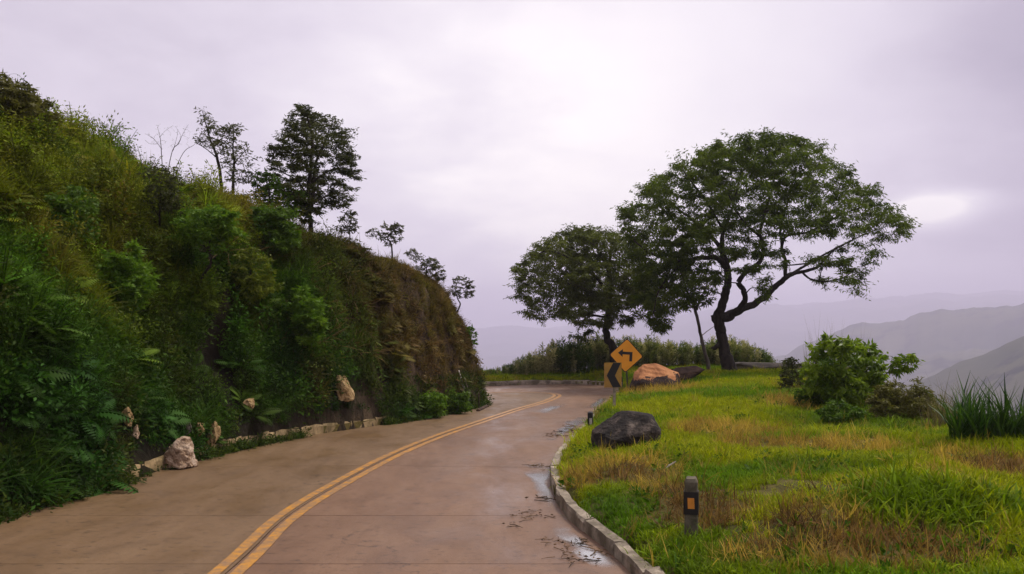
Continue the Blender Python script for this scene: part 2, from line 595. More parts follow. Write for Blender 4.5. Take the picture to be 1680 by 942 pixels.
def plain(name, lo, hi, rough=.6, spec=.4, scale=14, metal=0.0, b_d=.004):
    m_, nd, out = material(name)
    tc = nd.new('ShaderNodeTexCoord').outputs['Object']
    a = nd.noise(tc, scale, 6, .65, .3)
    principled(nd, out, nd.ramp(a, [(.35, lo), (.65, hi)]), rough, spec, a, b_d, metal)
    return m_

# ---------------------------------------------------------------- the setting: ground, hillside, far hills
def sheet(name, fn, x0, x1, y0, y1, step, mat, **kw):
    xs, ys = np.arange(x0, x1 + step / 2, step), np.arange(y0, y1 + step / 2, step)
    X, Y = np.meshgrid(xs, ys)
    Z = fn(X, Y)
    mb = MB()
    grid_mesh(mb, X, Y, Z)
    o = mb.build(name, mat, smooth=True)
    props(o, **kw)
    return xs, ys, Z


def ground_sheet(X, Y):
    z = ground_z(X, Y)
    return np.where(pdist(X, Y, OUT[::2]) < .14, -.12, z)


GX, GY, GZ = sheet('ground', ground_sheet, -40, 24, -12, 48, .16, M_EARTH, kind='structure',
                   label='earth bank of the roadside lawn under the grass', cat='ground')
HX, HY, HZ = sheet('hillside', hill_z, -32, 0, -10, 27.2, .14, M_HILL, kind='structure',
                   label='steep overgrown hillside cut along the left of the road', cat='hillside')


def sample(xs, ys, Z, x, y):
    """Bilinear height and slope of a sheet."""
    st = xs[1] - xs[0]
    u, v_ = np.clip((x - xs[0]) / st, 0, len(xs) - 1.001), np.clip((y - ys[0]) / st, 0, len(ys) - 1.001)
    i, j = u.astype(int), v_.astype(int)
    fu, fv = u - i, v_ - j
    a, b, c, d = Z[j, i], Z[j, i + 1], Z[j + 1, i], Z[j + 1, i + 1]
    z = (a * (1 - fu) + b * fu) * (1 - fv) + (c * (1 - fu) + d * fu) * fv
    gx = ((b - a) * (1 - fv) + (d - c) * fv) / st
    gy = ((c - a) * (1 - fu) + (d - b) * fu) / st
    return z, gx, gy


# valley and cloud-capped range, one sheet from the foot of the bank outwards
M_FAR, nd, out = material('far_slopes')
pos = pos_of(nd)
a = nd.noise(pos, .0028, 7, .62)
b = nd.noise(pos, .014, 6, .65)
col = nd.mix(nd.ramp(a, [(.4, (0, 0, 0)), (.6, (1, 1, 1))]), (.030, .042, .026), (.085, .088, .050))
col = nd.mix(nd.ramp(b, [(.52, (0, 0, 0)), (.62, (1, 1, 1))]), col, (.020, .026, .020))
principled(nd, out, col, 1.0, .05)

azs = np.concatenate([np.linspace(-math.pi, -.75, 120, endpoint=False), np.linspace(-.75, .95, 760, endpoint=False), np.linspace(.95, math.pi, 120)])
rs = np.concatenate([np.geomspace(26, 900, 50, endpoint=False), np.linspace(900, 1700, 42, endpoint=False), np.linspace(1700, 9000, 100)])
A, R = np.meshgrid(azs, rs)
Xf, Yf = R * np.sin(A), R * np.cos(A)
pxf = 840 + F * np.tan(np.clip(A, -1.2, 1.2))
zf = np.maximum(-15 - .62 * (R - 26), -330 + 0 * R)
zf = zf + (fbm(Xf / 260, Yf / 260, 31, 5) - .5) * 130 * ss(200, 900, R)
crest_row = np.interp(pxf, [-2500, 500, 780, 1000, 1200, 1330, 1420, 1500, 1600, 1680, 2100, 4500], [520, 538, 534, 528, 508, 500, 494, 490, 487, 484, 468, 500])
crest = (HORIZON - crest_row) / F * 8000 * np.cos(np.clip(A, -1.2, 1.2)) + EYE + (fbm(A * 16, A * 0, 33, 5) - .5) * 120
rid = (fbm(Xf / 700, Yf / 700, 41, 6) - .5)
gul = np.abs(fbm(Xf / 520 + 3, Yf / 520, 43, 6) - .5) * 2
rise = ss(1200, 8000, R) ** 1.1
zf = zf * (1 - rise) + rise * crest + rid * 220 * rise * (1 - ss(6500, 8000, R)) - gul * 120 * rise * (1 - ss(7000, 8000, R))
zf = np.where(R > 8000, zf - (R - 8000) * .25, zf)
mid_row = np.interp(pxf, [1080, 1180, 1260, 1340, 1420, 1500, 1600, 1680, 2100, 4500], [720, 650, 592, 552, 530, 515, 507, 500, 480, 470]) + (fbm(A * 30, A * 0 + 2, 37, 5) - .5) * 26
mid = (HORIZON - mid_row) / F * 2600 * np.cos(np.clip(A, -1.2, 1.2)) + EYE - np.abs(R - 2600) * .17 + rid * 90 * ss(0, 500, np.abs(R - 2600)) - gul * 70 * ss(0, 400, 2600 - R)
zf = np.where((R > 900) & (R < 4200) & (pxf > 1080), np.maximum(zf, mid), zf)
spur_row = np.interp(pxf, [1380, 1480, 1560, 1620, 1680, 1800, 2400, 4500], [720, 640, 606, 578, 549, 500, 380, 380])
spur = (HORIZON - spur_row) / F * 1150 * np.cos(np.clip(A, -1.2, 1.2)) + EYE
spur = spur - ((R - 1150) / 250) ** 2 * 60 + (fbm(Xf / 90, Yf / 90, 47, 5) - .5) * 26
zf = np.where((R > 600) & (R < 1700) & (pxf > 1390), np.maximum(zf, spur), zf)
mb = MB()
grid_mesh(mb, Xf, Yf, zf)
far = mb.build('hills', M_FAR, smooth=True)
props(far, 'hazy valley and long mountain range fading into low cloud', 'hills', kind='structure')
FAR_LOW, FAR_HIGH = float(zf.min()), float(zf.max())

# ---------------------------------------------------------------- road, paint, kerbs
def normals2(L):
    t = np.gradient(L, axis=0)
    t /= np.linalg.norm(t, axis=1)[:, None]
    return np.stack([t[:, 1], -t[:, 0]], 1)          # to the right of travel


mb = MB()
V = np.concatenate([np.c_[INN, np.full(len(INN), -.009)], np.c_[OUT, np.full(len(OUT), -.009)]])
n_ = len(INN)
mb.add(V, np.array([(i, i + 1, n_ + i + 1, n_ + i) for i in range(n_ - 1)]))
road = mb.build('road', M_BED)
props(road, 'wet brown concrete road curving left around the hill', 'road', kind='structure')

arc = np.r_[0, np.cumsum(np.linalg.norm(np.diff(CEN, axis=0), axis=1))]
near_rows = [-10, -6, -2, 2, 4.87, 6.95, 9.03]
cuts = [int(np.argmin(np.abs(CEN[:80, 1] - q))) for q in near_rows]
s_ = arc[cuts[-1]]
while s_ + 3.6 < arc[-1]:
    s_ += 3.6
    cuts.append(int(np.argmin(np.abs(arc - s_))))
cuts = sorted(set(cuts + [len(CEN) - 1]))


def slab(a, b, i0, i1, g, mat):
    """One cast slab between two edge curves, a joint's gap kept free all round."""
    Aa, Bb = a[i0:i1 + 1].copy(), b[i0:i1 + 1].copy()
    w_ = Bb - Aa
    L = np.linalg.norm(w_, axis=1)[:, None]
    Aa = Aa + w_ / L * (.004 + .004 * rng.random(len(Aa)))[:, None]
    for E_ in (Aa, Bb):
        e0, e1 = E_[1] - E_[0], E_[-1] - E_[-2]
        E_[0] += e0 / np.linalg.norm(e0) * g
        E_[-1] -= e1 / np.linalg.norm(e1) * g
    k = len(Aa)
    tilt = rng.normal() * .0006
    top = np.concatenate([np.c_[Aa, np.full(k, tilt)], np.c_[Bb, np.full(k, -tilt)]])
    bot = top - (0, 0, .055)
    m_ = MB()
    loop = list(range(k)) + list(range(2 * k - 1, k - 1, -1))
    faces = [(i, k + i, k + i + 1, i + 1) for i in range(k - 1)]
    faces += [(loop[i], loop[(i + 1) % (2 * k)], 2 * k + loop[(i + 1) % (2 * k)], 2 * k + loop[i]) for i in range(2 * k)]
    m_.add(np.concatenate([top, bot]), faces)
    m_.build('concrete_slab', mat, road)


for i0, i1 in zip(cuts[:-1], cuts[1:]):
    slab(CEN, INN, i0, i1, .0035, M_ROAD_HILL)
    slab(CEN, OUT, i0, i1, .005, M_ROAD)

nC = normals2(CEN)
for off, lab in ((-.086, 'yellow centre line on the hill side of the double line'), (.086, 'yellow centre line on the lawn side of the double line')):
    mid = CEN + nC * off
    wv = .050 + .014 * (fbm(arc * 3, arc * 0 + off * 50, 61, 3) - .5)
    mid = crom(mid[::2], 4)
    wv = np.interp(np.linspace(0, 1, len(mid)), np.linspace(0, 1, len(wv)), wv)
    nn = normals2(mid)
    mb = MB()
    k = len(mid)
    mb.add(np.concatenate([np.c_[mid - nn * wv[:, None], np.full(k, .005)], np.c_[mid + nn * wv[:, None], np.full(k, .005)]]),
           np.array([(i, k + i, k + i + 1, i + 1) for i in range(k - 1)]))
    props(mb.build('road_line', M_PAINT), lab, 'road line', kind='structure')


def kerb(line, side, s0, s1, length, h, w_, mat, label, chip=.012, sink=0.0, skip=()):
    """A row of separate kerb stones along a road edge; every stone a child of its own."""
    s = np.r_[0, np.cumsum(np.linalg.norm(np.diff(line, axis=0), axis=1))]
    at = lambda q: np.array([np.interp(q, s, line[:, 0]), np.interp(q, s, line[:, 1])])
    m0 = MB()
    qs = np.arange(s0, s1, .25)
    pts = np.array([at(q) for q in qs])
    nn = normals2(pts) * side
    k = len(pts)
    m0.add(np.concatenate([np.c_[pts + nn * .012, np.full(k, -.05)], np.c_[pts + nn * .012, np.full(k, h - sink - .04)],
                           np.c_[pts + nn * (w_ - .01), np.full(k, h - sink - .04)]]),
           np.array([(i, i + 1, k + i + 1, k + i) for i in range(k - 1)] + [(k + i, k + i + 1, 2 * k + i + 1, 2 * k + i) for i in range(k - 1)]))
    root = m0.build('kerb', M_EARTH)
    props(root, label, 'kerb', kind='structure')
    q = s0
    c = 0
    while q < s1 - .2:
        L = min(length * rng.uniform(.9, 1.1), s1 - q)
        c += 1
        if c not in skip:
            nseg = 5
            prof = [(0.0, -.06), (0.004, h * .72), (.014, h), (w_ - .010, h + .002), (w_, h * .8), (w_, -.06)]
            V, dz = [], rng.normal() * .008 - sink
            dn = rng.normal() * .006
            for t_ in np.linspace(q + .008, q + L - .008, nseg):
                p0, p1 = at(t_ - .05), at(t_ + .05)
                t2 = (p1 - p0) / np.linalg.norm(p1 - p0)
                n2_ = np.array([t2[1], -t2[0]]) * side
                for a_, b_ in prof:
                    jit = rng.normal(size=3) * chip * (1 if b_ > 0 else 0)
                    pp = at(t_) + n2_ * (a_ + dn)
                    V.append((pp[0] + jit[0] * .5, pp[1] + jit[1] * .5, b_ + dz + jit[2] * .7))
            kk = len(prof)
            fcs = [(i * kk + j, (i + 1) * kk + j, (i + 1) * kk + j + 1, i * kk + j + 1) for i in range(nseg - 1) for j in range(kk - 1)]
            fcs += [tuple(range(kk)), tuple(range((nseg - 1) * kk, nseg * kk))[::-1]]
            m_ = MB()
            m_.add(V, fcs)
            m_.build('kerb_stone', mat, root)
        q += L
    return root


def arc_at(line, i):
    return float(np.sum(np.linalg.norm(np.diff(line[:i + 1], axis=0), axis=1)))


iy = lambda L, y: int(np.argmin(np.abs(L[:130, 1] - y)))
kerb(OUT, 1, arc_at(OUT, iy(OUT, 1.5)), arc_at(OUT, iy(OUT, 14.0)), .85, .115, .115, M_KERB, 'pale weathered concrete kerb along the lawn at the front right')
kerb(OUT, 1, arc_at(OUT, iy(OUT, 14.05)), arc_at(OUT, 128), .9, .08, .11, M_KERB, 'low kerb half buried in grass beside the two signs')
kerb(OUT, 1, arc_at(OUT, 133), arc_at(OUT, 176), 1.0, .16, .17, M_KERB, 'pale kerb on the far outside of the bend below the reeds')
kerb(INN, -1, arc_at(INN, iy(INN, 9.3)), arc_at(INN, iy(INN, 18.6)), .8, .17, .15, M_KERB_HILL, 'mossy ochre kerb at the foot of the hillside', .014)
kerb(INN, -1, arc_at(INN, iy(INN, 18.7)), arc_at(INN, iy(INN, 23.6)), .7, .10, .14, M_KERB_HILL, 'low overgrown kerb around the nose of the bluff', .02)


# ---------------------------------------------------------------- ground cover
def scatter(name, pts, tilt_az, tilt, spin, scl, colr, protos, label, cat):
    """Ground cover: one object whose points carry turn, size and colour; geometry nodes set a tuft on each."""
    n = len(pts)
    me = bpy.data.meshes.new(name)
    me.vertices.add(n)
    me.vertices.foreach_set('co', np.asarray(pts, np.float32).ravel())
    ca, sa, cb, sb, cs, ssn = np.cos(tilt_az), np.sin(tilt_az), np.cos(tilt), np.sin(tilt), np.cos(spin - tilt_az), np.sin(spin - tilt_az)
    Z0 = np.zeros(n)
    I1 = np.ones(n)
    M = lambda *r: np.array(r).transpose(2, 0, 1)
    Rz = M((ca, -sa, Z0), (sa, ca, Z0), (Z0, Z0, I1))
    Ry = M((cb, Z0, sb), (Z0, I1, Z0), (-sb, Z0, cb))
    Rs = M((cs, -ssn, Z0), (ssn, cs, Z0), (Z0, Z0, I1))
    R_ = Rz @ Ry @ Rs
    eul = np.stack([np.arctan2(R_[:, 2, 1], R_[:, 2, 2]), -np.arcsin(np.clip(R_[:, 2, 0], -1, 1)), np.arctan2(R_[:, 1, 0], R_[:, 0, 0])], 1)
    for an, ty, dat, key in (('turn', 'FLOAT_VECTOR', eul, 'vector'), ('size', 'FLOAT', np.asarray(scl), 'value'),
                             ('pick', 'INT', rng.integers(0, len(protos), n), 'value')):
        at = me.attributes.new(an, ty, 'POINT')
        at.data.foreach_set(key, dat.astype(np.int32 if ty == 'INT' else np.float32).ravel())
    at = me.attributes.new('clump_colour', 'FLOAT_COLOR', 'POINT')
    at.data.foreach_set('color', np.c_[np.clip(colr, 0, 1), np.ones(n)].astype(np.float32).ravel())
    o = bpy.data.objects.new(name, me)
    COL.objects.link(o)
    props(o, label, cat, kind='stuff')
    src = bpy.data.collections.new(name + '_tufts')
    for p in protos:
        src.objects.link(p)
    ng = bpy.data.node_groups.new(name, 'GeometryNodeTree')
    ng.interface.new_socket('Geometry', in_out='INPUT', socket_type='NodeSocketGeometry')
    ng.interface.new_socket('Geometry', in_out='OUTPUT', socket_type='NodeSocketGeometry')
    N, L = ng.nodes, ng.links
    gi, go = N.new('NodeGroupInput'), N.new('NodeGroupOutput')
    ci = N.new('GeometryNodeCollectionInfo')
    ci.inputs['Collection'].default_value = src
    ci.inputs['Separate Children'].default_value = True
    iop = N.new('GeometryNodeInstanceOnPoints')
    iop.inputs['Pick Instance'].default_value = True

    def attr(an, ty):
        q = N.new('GeometryNodeInputNamedAttribute')
        q.data_type = ty
        q.inputs['Name'].default_value = an
        return q.outputs['Attribute']
    e2r = N.new('FunctionNodeEulerToRotation')
    L.new(attr('turn', 'FLOAT_VECTOR'), e2r.inputs[0])
    L.new(gi.outputs[0], iop.inputs['Points'])
    L.new(ci.outputs[0], iop.inputs['Instance'])
    L.new(attr('pick', 'INT'), iop.inputs['Instance Index'])
    L.new(e2r.outputs[0], iop.inputs['Rotation'])
    L.new(attr('size', 'FLOAT'), iop.inputs['Scale'])
    L.new(iop.outputs[0], go.inputs[0])
    md = o.modifiers.new('tufts', 'NODES')
    md.node_group = ng
    return o


def blades(mb, n, h, spread, bend, w_, segs=3, jit=.35, root=.05, tint=None):
    """n grass blades springing from one root and arching outwards."""
    az_ = rng.uniform(0, 2 * math.pi, n)
    L = h * rng.uniform(1 - jit, 1 + jit, n)
    lean = np.abs(rng.normal(0, spread, n))
    bd = bend * rng.uniform(.4, 1.5, n)
    r0 = rng.uniform(0, root, n)
    a0 = rng.uniform(0, 2 * math.pi, n)
    p = np.stack([r0 * np.cos(a0), r0 * np.sin(a0), np.full(n, -.02)], 1)
    rows = []
    side = np.stack([-np.sin(az_ + rng.normal(0, .5, n)), np.cos(az_), np.zeros(n)], 1)
    ww = w_ * rng.uniform(.7, 1.3, n)
    for k in range(segs + 1):
        f_ = k / segs
        wid = (1.0, .9, .62, .06)[int(round(f_ * 3))] if segs == 3 else max(.06, 1 - f_ ** 1.6)
        rows += [p - side * (ww * wid * .5)[:, None], p + side * (ww * wid * .5)[:, None]]
        ang = lean + bd * (f_ + .15)
        st = np.stack([np.cos(az_) * np.sin(ang), np.sin(az_) * np.sin(ang), np.cos(ang)], 1)
        p = p + st * (L / segs)[:, None]
    V = np.stack(rows, 1).reshape(-1, 3)
    q = 2 * (segs + 1)
    base = (np.arange(n) * q)[:, None, None]
    fc = np.array([(2 * k, 2 * k + 1, 2 * k + 3, 2 * k + 2) for k in range(segs)])[None]
    t_ = rng.uniform(0, 1, n) if tint is None else np.full(n, tint)
    mb.add(V, (base + fc).reshape(-1, 4), np.repeat(t_, q))


def dirs(n, zlo=-1.0, zhi=1.0):
    z = rng.uniform(zlo, zhi, n)
    a = rng.uniform(0, 2 * math.pi, n)
    r = np.sqrt(1 - z * z)
    return np.stack([r * np.cos(a), r * np.sin(a), z], 1)


def proto_grass(n, h, spread, bend, w_, **k):
    m_ = MB()
    blades(m_, n, h, spread, bend, w_, **k)
    return m_


def proto_herb(n, r, leaf, up=.6):
    """Leafy clump: leaves spread through a low dome on thin stems."""
    m_ = MB()
    d = dirs(n, -.05, 1)
    rad = r * rng.uniform(.35, 1, n) ** .6
    p = d * rad[:, None] * np.array([1, 1, up * 1.4])
    o = d + rng.normal(0, .55, (n, 3)) - np.array([0, 0, .25])
    m_.leaves(p, o, leaf * rng.uniform(.6, 1.35, n), leaf * .48 * rng.uniform(.7, 1.2, n), rng.uniform(0, 1, n))
    for k in range(5):
        e = d[k] * r * .7 * np.array([1, 1, up * 1.4])
        m_.tube([(0, 0, -.04), e * .5 + (0, 0, .02), e], (.006, .005, .003), 3, .1, False)
    return m_


def proto_fern(nf, L, npin=9):
    m_ = MB()
    for k in range(nf):
        a = 2 * math.pi * k / nf + rng.normal() * .3
        lean = rng.uniform(.5, 1.0)
        Lk = L * rng.uniform(.7, 1.15)
        t_ = np.linspace(0, 1, npin + 2)
        ang = lean + 1.0 * t_
        st = np.stack([np.cos(a) * np.sin(ang), np.sin(a) * np.sin(ang), np.cos(ang)], 1) * Lk / (npin + 1)
        pts = np.cumsum(st, 0)
        m_.tube(pts[::3], .006, 3, .2, False)
        tang = st / np.linalg.norm(st, axis=1)[:, None]
        sd = np.array([-np.sin(a), np.cos(a), 0])
        for sg in (-1, 1):
            n = npin
            b = pts[1:-1]
            dd = sd * sg + tang[1:-1] * .55 - np.array([0, 0, .25])
            ln = Lk * .30 * np.sin(np.linspace(.45, 2.95, n)) + .02
            nrm = np.cross(dd, tang[1:-1])
            d_ = dd / np.linalg.norm(dd, axis=1)[:, None]
            s2 = np.cross(nrm, d_)
            s2 /= np.linalg.norm(s2, axis=1)[:, None] + 1e-9
            wv = (ln * .26)[:, None]
            V = np.stack([b, b + d_ * (ln * .4)[:, None] + s2 * wv * .5, b + d_ * ln[:, None], b + d_ * (ln * .4)[:, None] - s2 * wv * .5], 1).reshape(-1, 3)
            m_.add(V, np.arange(4 * n).reshape(-1, 4), rng.uniform(.2, .9))
    return m_


def proto_whip(n, h, leaf):
    """Upright leafy shoots of a young shrub."""
    m_ = MB()
    for _ in range(n):
        a, ln_ = rng.uniform(0, 6.28), rng.uniform(.1, .5)
        H_ = h * rng.uniform(.55, 1.1)
        t_ = np.linspace(0, 1, 5)
        pts = np.stack([math.cos(a) * ln_ * H_ * t_ ** 1.4, math.sin(a) * ln_ * H_ * t_ ** 1.4, H_ * t_ - .03], 1)
        m_.tube(pts, np.linspace(.009, .003, 5), 3, .05, False)
        k = 46
        f_ = rng.uniform(.3, 1.05, k)
        b = np.stack([np.interp(f_, t_, pts[:, q]) for q in range(3)], 1)
        d = dirs(k, -.5, .9)
        m_.leaves(b + d * rng.uniform(0, .10, (k, 1)), d, leaf * rng.uniform(.6, 1.3, k), leaf * .36, rng.uniform(0, 1, k))
    return m_


def proto_set(name, makers, mat):
    return [mk.build(name, mat, link=False) for mk in makers]


M_COVER = clump_mat('ground_cover_leaf')
M_BLADE = clump_mat('grass_blade', .35, .6, .06)

# --- hillside cover
# stones that stick out of the greenery: photo box, and how far they stand out
PALE_SHAPE = [(-1, -.5, -1), (-1, .4, -1), (-.95, -.1, -.55), (-.35, -.9, -1), (.5, -1, -1), (.95, -.6, -1), (1, .5, -1), (-.1, -.75, -.1), (-.45, -.3, .05), (.2, -.6, .75), (.25, .2, 1), (.62, -.45, 1), (.75, .1, .9), (.9, -.5, -.1), (.2, .8, .2)]
HILL_ROCKS = [('large pale fractured rock standing on the road edge below the hillside', 261, 717, 318, 763, 'pale', 53, .26, .26, dict(pts=PALE_SHAPE, rough=.10)),
              ('pale ochre rock sticking out of the greenery halfway along the hill foot', 549, 616, 580, 656, 'ochre', 59, .24, .26, dict(cuts=12, rough=.11)),
              ('small pale rock peeping out of the undergrowth between two larger ones', 400, 654, 419, 671, 'ochre', 61, .14, .26, dict(cuts=9, rough=.12)),
              ('upright knobbly pale rock in a dark hollow at the left of the hill foot', 196, 668, 219, 700, 'ochre', 67, .14, .30, dict(cuts=9, rough=.15)),
              ('narrow brown rock below the knobbly one in the dark hollow', 213, 698, 228, 720, 'pale', 71, .12, .22, dict(cuts=9, rough=.14)),
              ('upright weathered stone near the left kerb behind a gap in the weeds', 341, 692, 358, 731, 'ochre', 75, .13, .20, dict(cuts=11, rough=.12)),
              ('small brownish stone between the upright stone and the large pale rock', 319, 694, 334, 716, 'ochre', 79, .12, .22, dict(cuts=10, rough=.10)),
              ('darker stone above the large pale fractured rock', 298, 692, 315, 712, 'grey', 83, .12, .22, dict(cuts=10, rough=.10))]
CLEARED = []
for r_ in HILL_ROCKS:
    h_ = hit((r_[1] + r_[3]) / 2, (r_[2] + r_[4]) / 2, y0=6, fn=hill_z)
    ry_ = h_[1] - r_[8]
    ct_ = P((r_[1] + r_[3]) / 2, (r_[2] + r_[4]) / 2, ry_)
    CLEARED.append((ct_, max(r_[3] - r_[1], r_[4] - r_[2]) / 2 / F * ry_))


def room(x, y, z, s):
    """Plants leave the stones and the clean stretch of kerb free; they grow smaller close by."""
    p = np.stack([x, y, z], 1)
    g = np.ones(len(x))
    for c_, r_ in CLEARED:
        for k_ in (0, .14, .30):                       # also the few hand widths in front, where the stone juts out
            q_ = c_ + (np.array([0, 0, EYE]) - c_) / np.linalg.norm(c_) * k_ - (0, 0, .10)
            dd_ = np.linalg.norm(p - q_, axis=1)
            g = np.minimum(g, ss(r_ * .75, r_ * 1.0 + .15, dd_))
    d_ = pdist(x, y, INN[::2])
    foot = ss(13.4, 14.2, y) * (1 - ss(18.3, 19, y))
    g = np.minimum(g, 1 - foot * (1 - ss(.06, .22, d_)))
    foot = ss(10.9, 11.3, y) * (1 - ss(12.6, 13.2, y))
    g = np.minimum(g, 1 - foot * (1 - ss(.10, .35, d_)) * .9)
    return g

def hill_points(n, xlo=-17, xhi=-.2, ylo=5.0, yhi=26.3, dmin=-.12):
    x = rng.uniform(xlo, xhi, n * 3)
    y = rng.uniform(ylo, yhi, n * 3)
    z, gx, gy = sample(HX, HY, HZ, x, y)
    area = np.sqrt(1 + gx * gx + gy * gy)
    keep = (z > .02) & (rng.uniform(0, 4.2, len(x)) < np.minimum(area, 4.2))
    x, y, z, gx, gy = (q[keep][:n] for q in (x, y, z, gx, gy))
    return x, y, z, gx, gy


def los(x, y, z, lift=.6):
    """Keep what can be seen from the road by the camera and a few metres around it."""
    ok = np.zeros(len(x), bool)
    for ex, ey, ez in ((0, 0, EYE), (2.5, 1, EYE + .6), (-2.0, -1, EYE + .6), (1, 6, EYE + .8)):
        vis = np.ones(len(x), bool)
        for t_ in np.linspace(.35, .97, 34):
            qx, qy, qz = ex + (x - ex) * t_, ey + (y - ey) * t_, ez + (z + lift - ez) * t_
            hz, _, _ = sample(HX, HY, HZ, qx, qy)
            vis &= hz < qz
        ok |= vis
    return ok


def lerp(a, b, t_):
    return np.asarray(a) * (1 - t_[:, None]) + np.asarray(b) * t_[:, None]


def hill_colour(x, y, z, hue=0.0):
    """Kinds of plants grow in patches: lush low down, yellow-green grass on the slope, rusty dry growth on the nose."""
    n_1 = fbm(x * .55 + 4, y * .55 + z * .4, 71, 4)
    n_2 = fbm(x * 1.3 + z, y * 1.3 - z, 73, 3)
    c = lerp((.060, .130, .008), (.195, .235, .013), ss(.40, .64, n_1 + .05 * hue))
    lush = (1 - ss(.7, 2.6, z + (n_2 - .5) * 2)) * .9
    c = c * (1 - lush[:, None]) + np.array((.026, .075, .010)) * lush[:, None]
    brown = ss(16, 21, y + .25 * x + 1.2 + (n_1 - .5) * 6) * ss(.45, 1.6, z + n_2) * .75
    brown = np.maximum(brown, ss(.64, .78, n_2) * .35)
    dim = 1 - .45 * ss(.5, .62, fbm(x * .9 - 3, y * .9 + z, 77, 3))
    c = c * dim[:, None]
    rust = lerp((.125, .085, .020), (.115, .058, .022), ss(.3, .7, n_2))
    c = c * (1 - brown[:, None]) + rust * brown[:, None]
    return c * rng.uniform(.72, 1.3, len(x))[:, None] * (1 + rng.normal(0, .07, (len(x), 3)))


def hill_scatter(name, n, protos, size, lean, label, cat, dens=None, hue=0.0, grow=0.0, colfn=None, lift=.6):
    x, y, z, gx, gy = hill_points(n)
    k = los(x, y, z, lift)
    if dens is not None:
        k &= rng.uniform(0, 1, len(x)) < dens(x, y, z, np.sqrt(gx * gx + gy * gy))
    x, y, z, gx, gy = (q[k] for q in (x, y, z, gx, gy))
    sl = np.arctan(np.sqrt(gx * gx + gy * gy))
    tilt = np.minimum(sl * lean, 1.35) + rng.normal(0, .15, len(x))
    taz = np.arctan2(-gy, -gx)
    s = rng.lognormal(0, .26, len(x)) * size * (1 - .42 * ss(18.5, 22, y))
    g = room(x, y, z, s)
    gap = fbm(x * 2.1 + z * 1.1 + 5, y * 2.1 - z * 1.3, 191, 2)
    g = g * (.05 + .95 * ss(.33, .42, gap + .10 * (1 - ss(.2, .6, z)) + .06 * ss(16.5, 18, y)))
    s = np.minimum(s, 1.7 * size) * (.4 + .6 * g)
    k = g > .12
    x, y, z, tilt, taz, s = (q[k] for q in (x, y, z, tilt, taz, s))
    c = (colfn or hill_colour)(x, y, z)
    pts = np.stack([x, y, z], 1)
    return scatter(name, pts, taz, tilt, rng.uniform(0, 6.28, len(x)), s, c, protos, label, cat)


bare = lambda x, y, z, g: 1 - .60 * ss(19, 22, y) * ss(1.6, 2.6, g) * (1 - ss(2.6, 3.6, z))
patch = lambda x, y, s_, lo, hi: ss(lo, hi, fbm(x * .8 + s_ * 3, y * .8 - s_, 80 + s_, 3))
hill_scatter('hillside_grass', 40000, proto_set('grass_tuft', [proto_grass(34, .33, .4, 1.1, .011) for _ in range(5)], M_BLADE), .95, .55,
             'arching yellow-green grass covering the hillside', 'grass', lambda x, y, z, g: bare(x, y, z, g) * (.25 + .75 * patch(x, y, 1, .40, .58)) * (.35 + .65 * ss(.4, 1.8, z)))
hill_scatter('hillside_undergrowth', 60000, proto_set('leafy_tuft', [proto_herb(52, .22, .052) for _ in range(5)], M_COVER), 1.0, .6,
             'dense dark leafy undergrowth at the foot and over the face of the hillside', 'undergrowth', lambda x, y, z, g: bare(x, y, z, g) * (.35 + .65 * patch(x, y, 2, .38, .55)))
hill_scatter('hillside_ferns', 6500, proto_set('fern_tuft', [proto_fern(7, .36, 12) for _ in range(4)], M_COVER), 1.0, .5,
             'arching ferns growing among the hillside grass', 'ferns', lambda x, y, z, g: bare(x, y, z, g) * patch(x, y, 5, .46, .62))
hill_scatter('hillside_dry_grass', 9000, proto_set('dry_tuft', [proto_grass(24, .42, .5, 1.6, .011) for _ in range(4)], M_BLADE), 1.0, .85,
             'rusty dry grass hanging over the steep cut near the nose of the bluff', 'dry grass',
             lambda x, y, z, g: .5 * ss(14.5, 19, y) * ss(.8, 1.6, z),
             colfn=lambda x, y, z: lerp((.13, .075, .024), (.21, .15, .055), rng.uniform(0, 1, len(x))) * rng.uniform(.5, 1.2, len(x))[:, None])
hill_scatter('hillside_brush', 2600, proto_set('brush_tuft', [proto_herb(230, .42, .06, .75) for _ in range(5)], M_COVER), .85, .3,
             'rounded mounds of scrub on the hillside', 'scrub', lambda x, y, z, g: (1 - .8 * ss(16.5, 19, y)) * .9, lift=.9)
hill_scatter('hillside_shoots', 4600, proto_set('shoot_tuft', [proto_whip(6, .55, .05) for _ in range(6)], M_COVER), 1.0, .15,
             'upright leafy shoots of young shrubs standing out of the hillside cover', 'shoots', lambda x, y, z, g: (1 - .75 * ss(17, 19.5, y)) * ss(.5, .9, z) * (1 - .6 * ss(3.6, 5.2, z - .1 * y + .2)), lift=.9)

# --- lawn, straw, weeds, reeds on the right
def ell(px, py, rx, ry):
    c = hit(px, py, fn=ground_z)
    return c[0], c[1], rx / F * c[1], ry * c[1] ** 2 / (F * 1.45)


STRAW = [ell(*q) for q in ((1190, 704, 90, 9), (1230, 728, 45, 8), (1050, 765, 75, 14), (1150, 835, 90, 26), (1080, 800, 60, 9), (1630, 765, 75, 20),
                           (1455, 898, 120, 26), (1330, 850, 60, 20), (1560, 790, 40, 10), (1380, 735, 90, 8), (1290, 660, 45, 7), (1080, 640, 50, 6), (960, 790, 30, 9),
                           (1245, 905, 70, 18))]
MOWN = [ell(*q) for q in ((1455, 900, 110, 26), (1150, 838, 80, 26), (1040, 785, 50, 9), (1270, 880, 90, 26), (1640, 770, 50, 14), (1590, 900, 80, 30), (1345, 800, 70, 18))]
LUSH = [ell(*q) for q in ((1500, 830, 110, 26), (1130, 910, 120, 30), (1010, 850, 60, 30), (1320, 770, 130, 14), (1440, 690, 140, 16), (1650, 830, 50, 22), (1000, 690, 40, 30))]


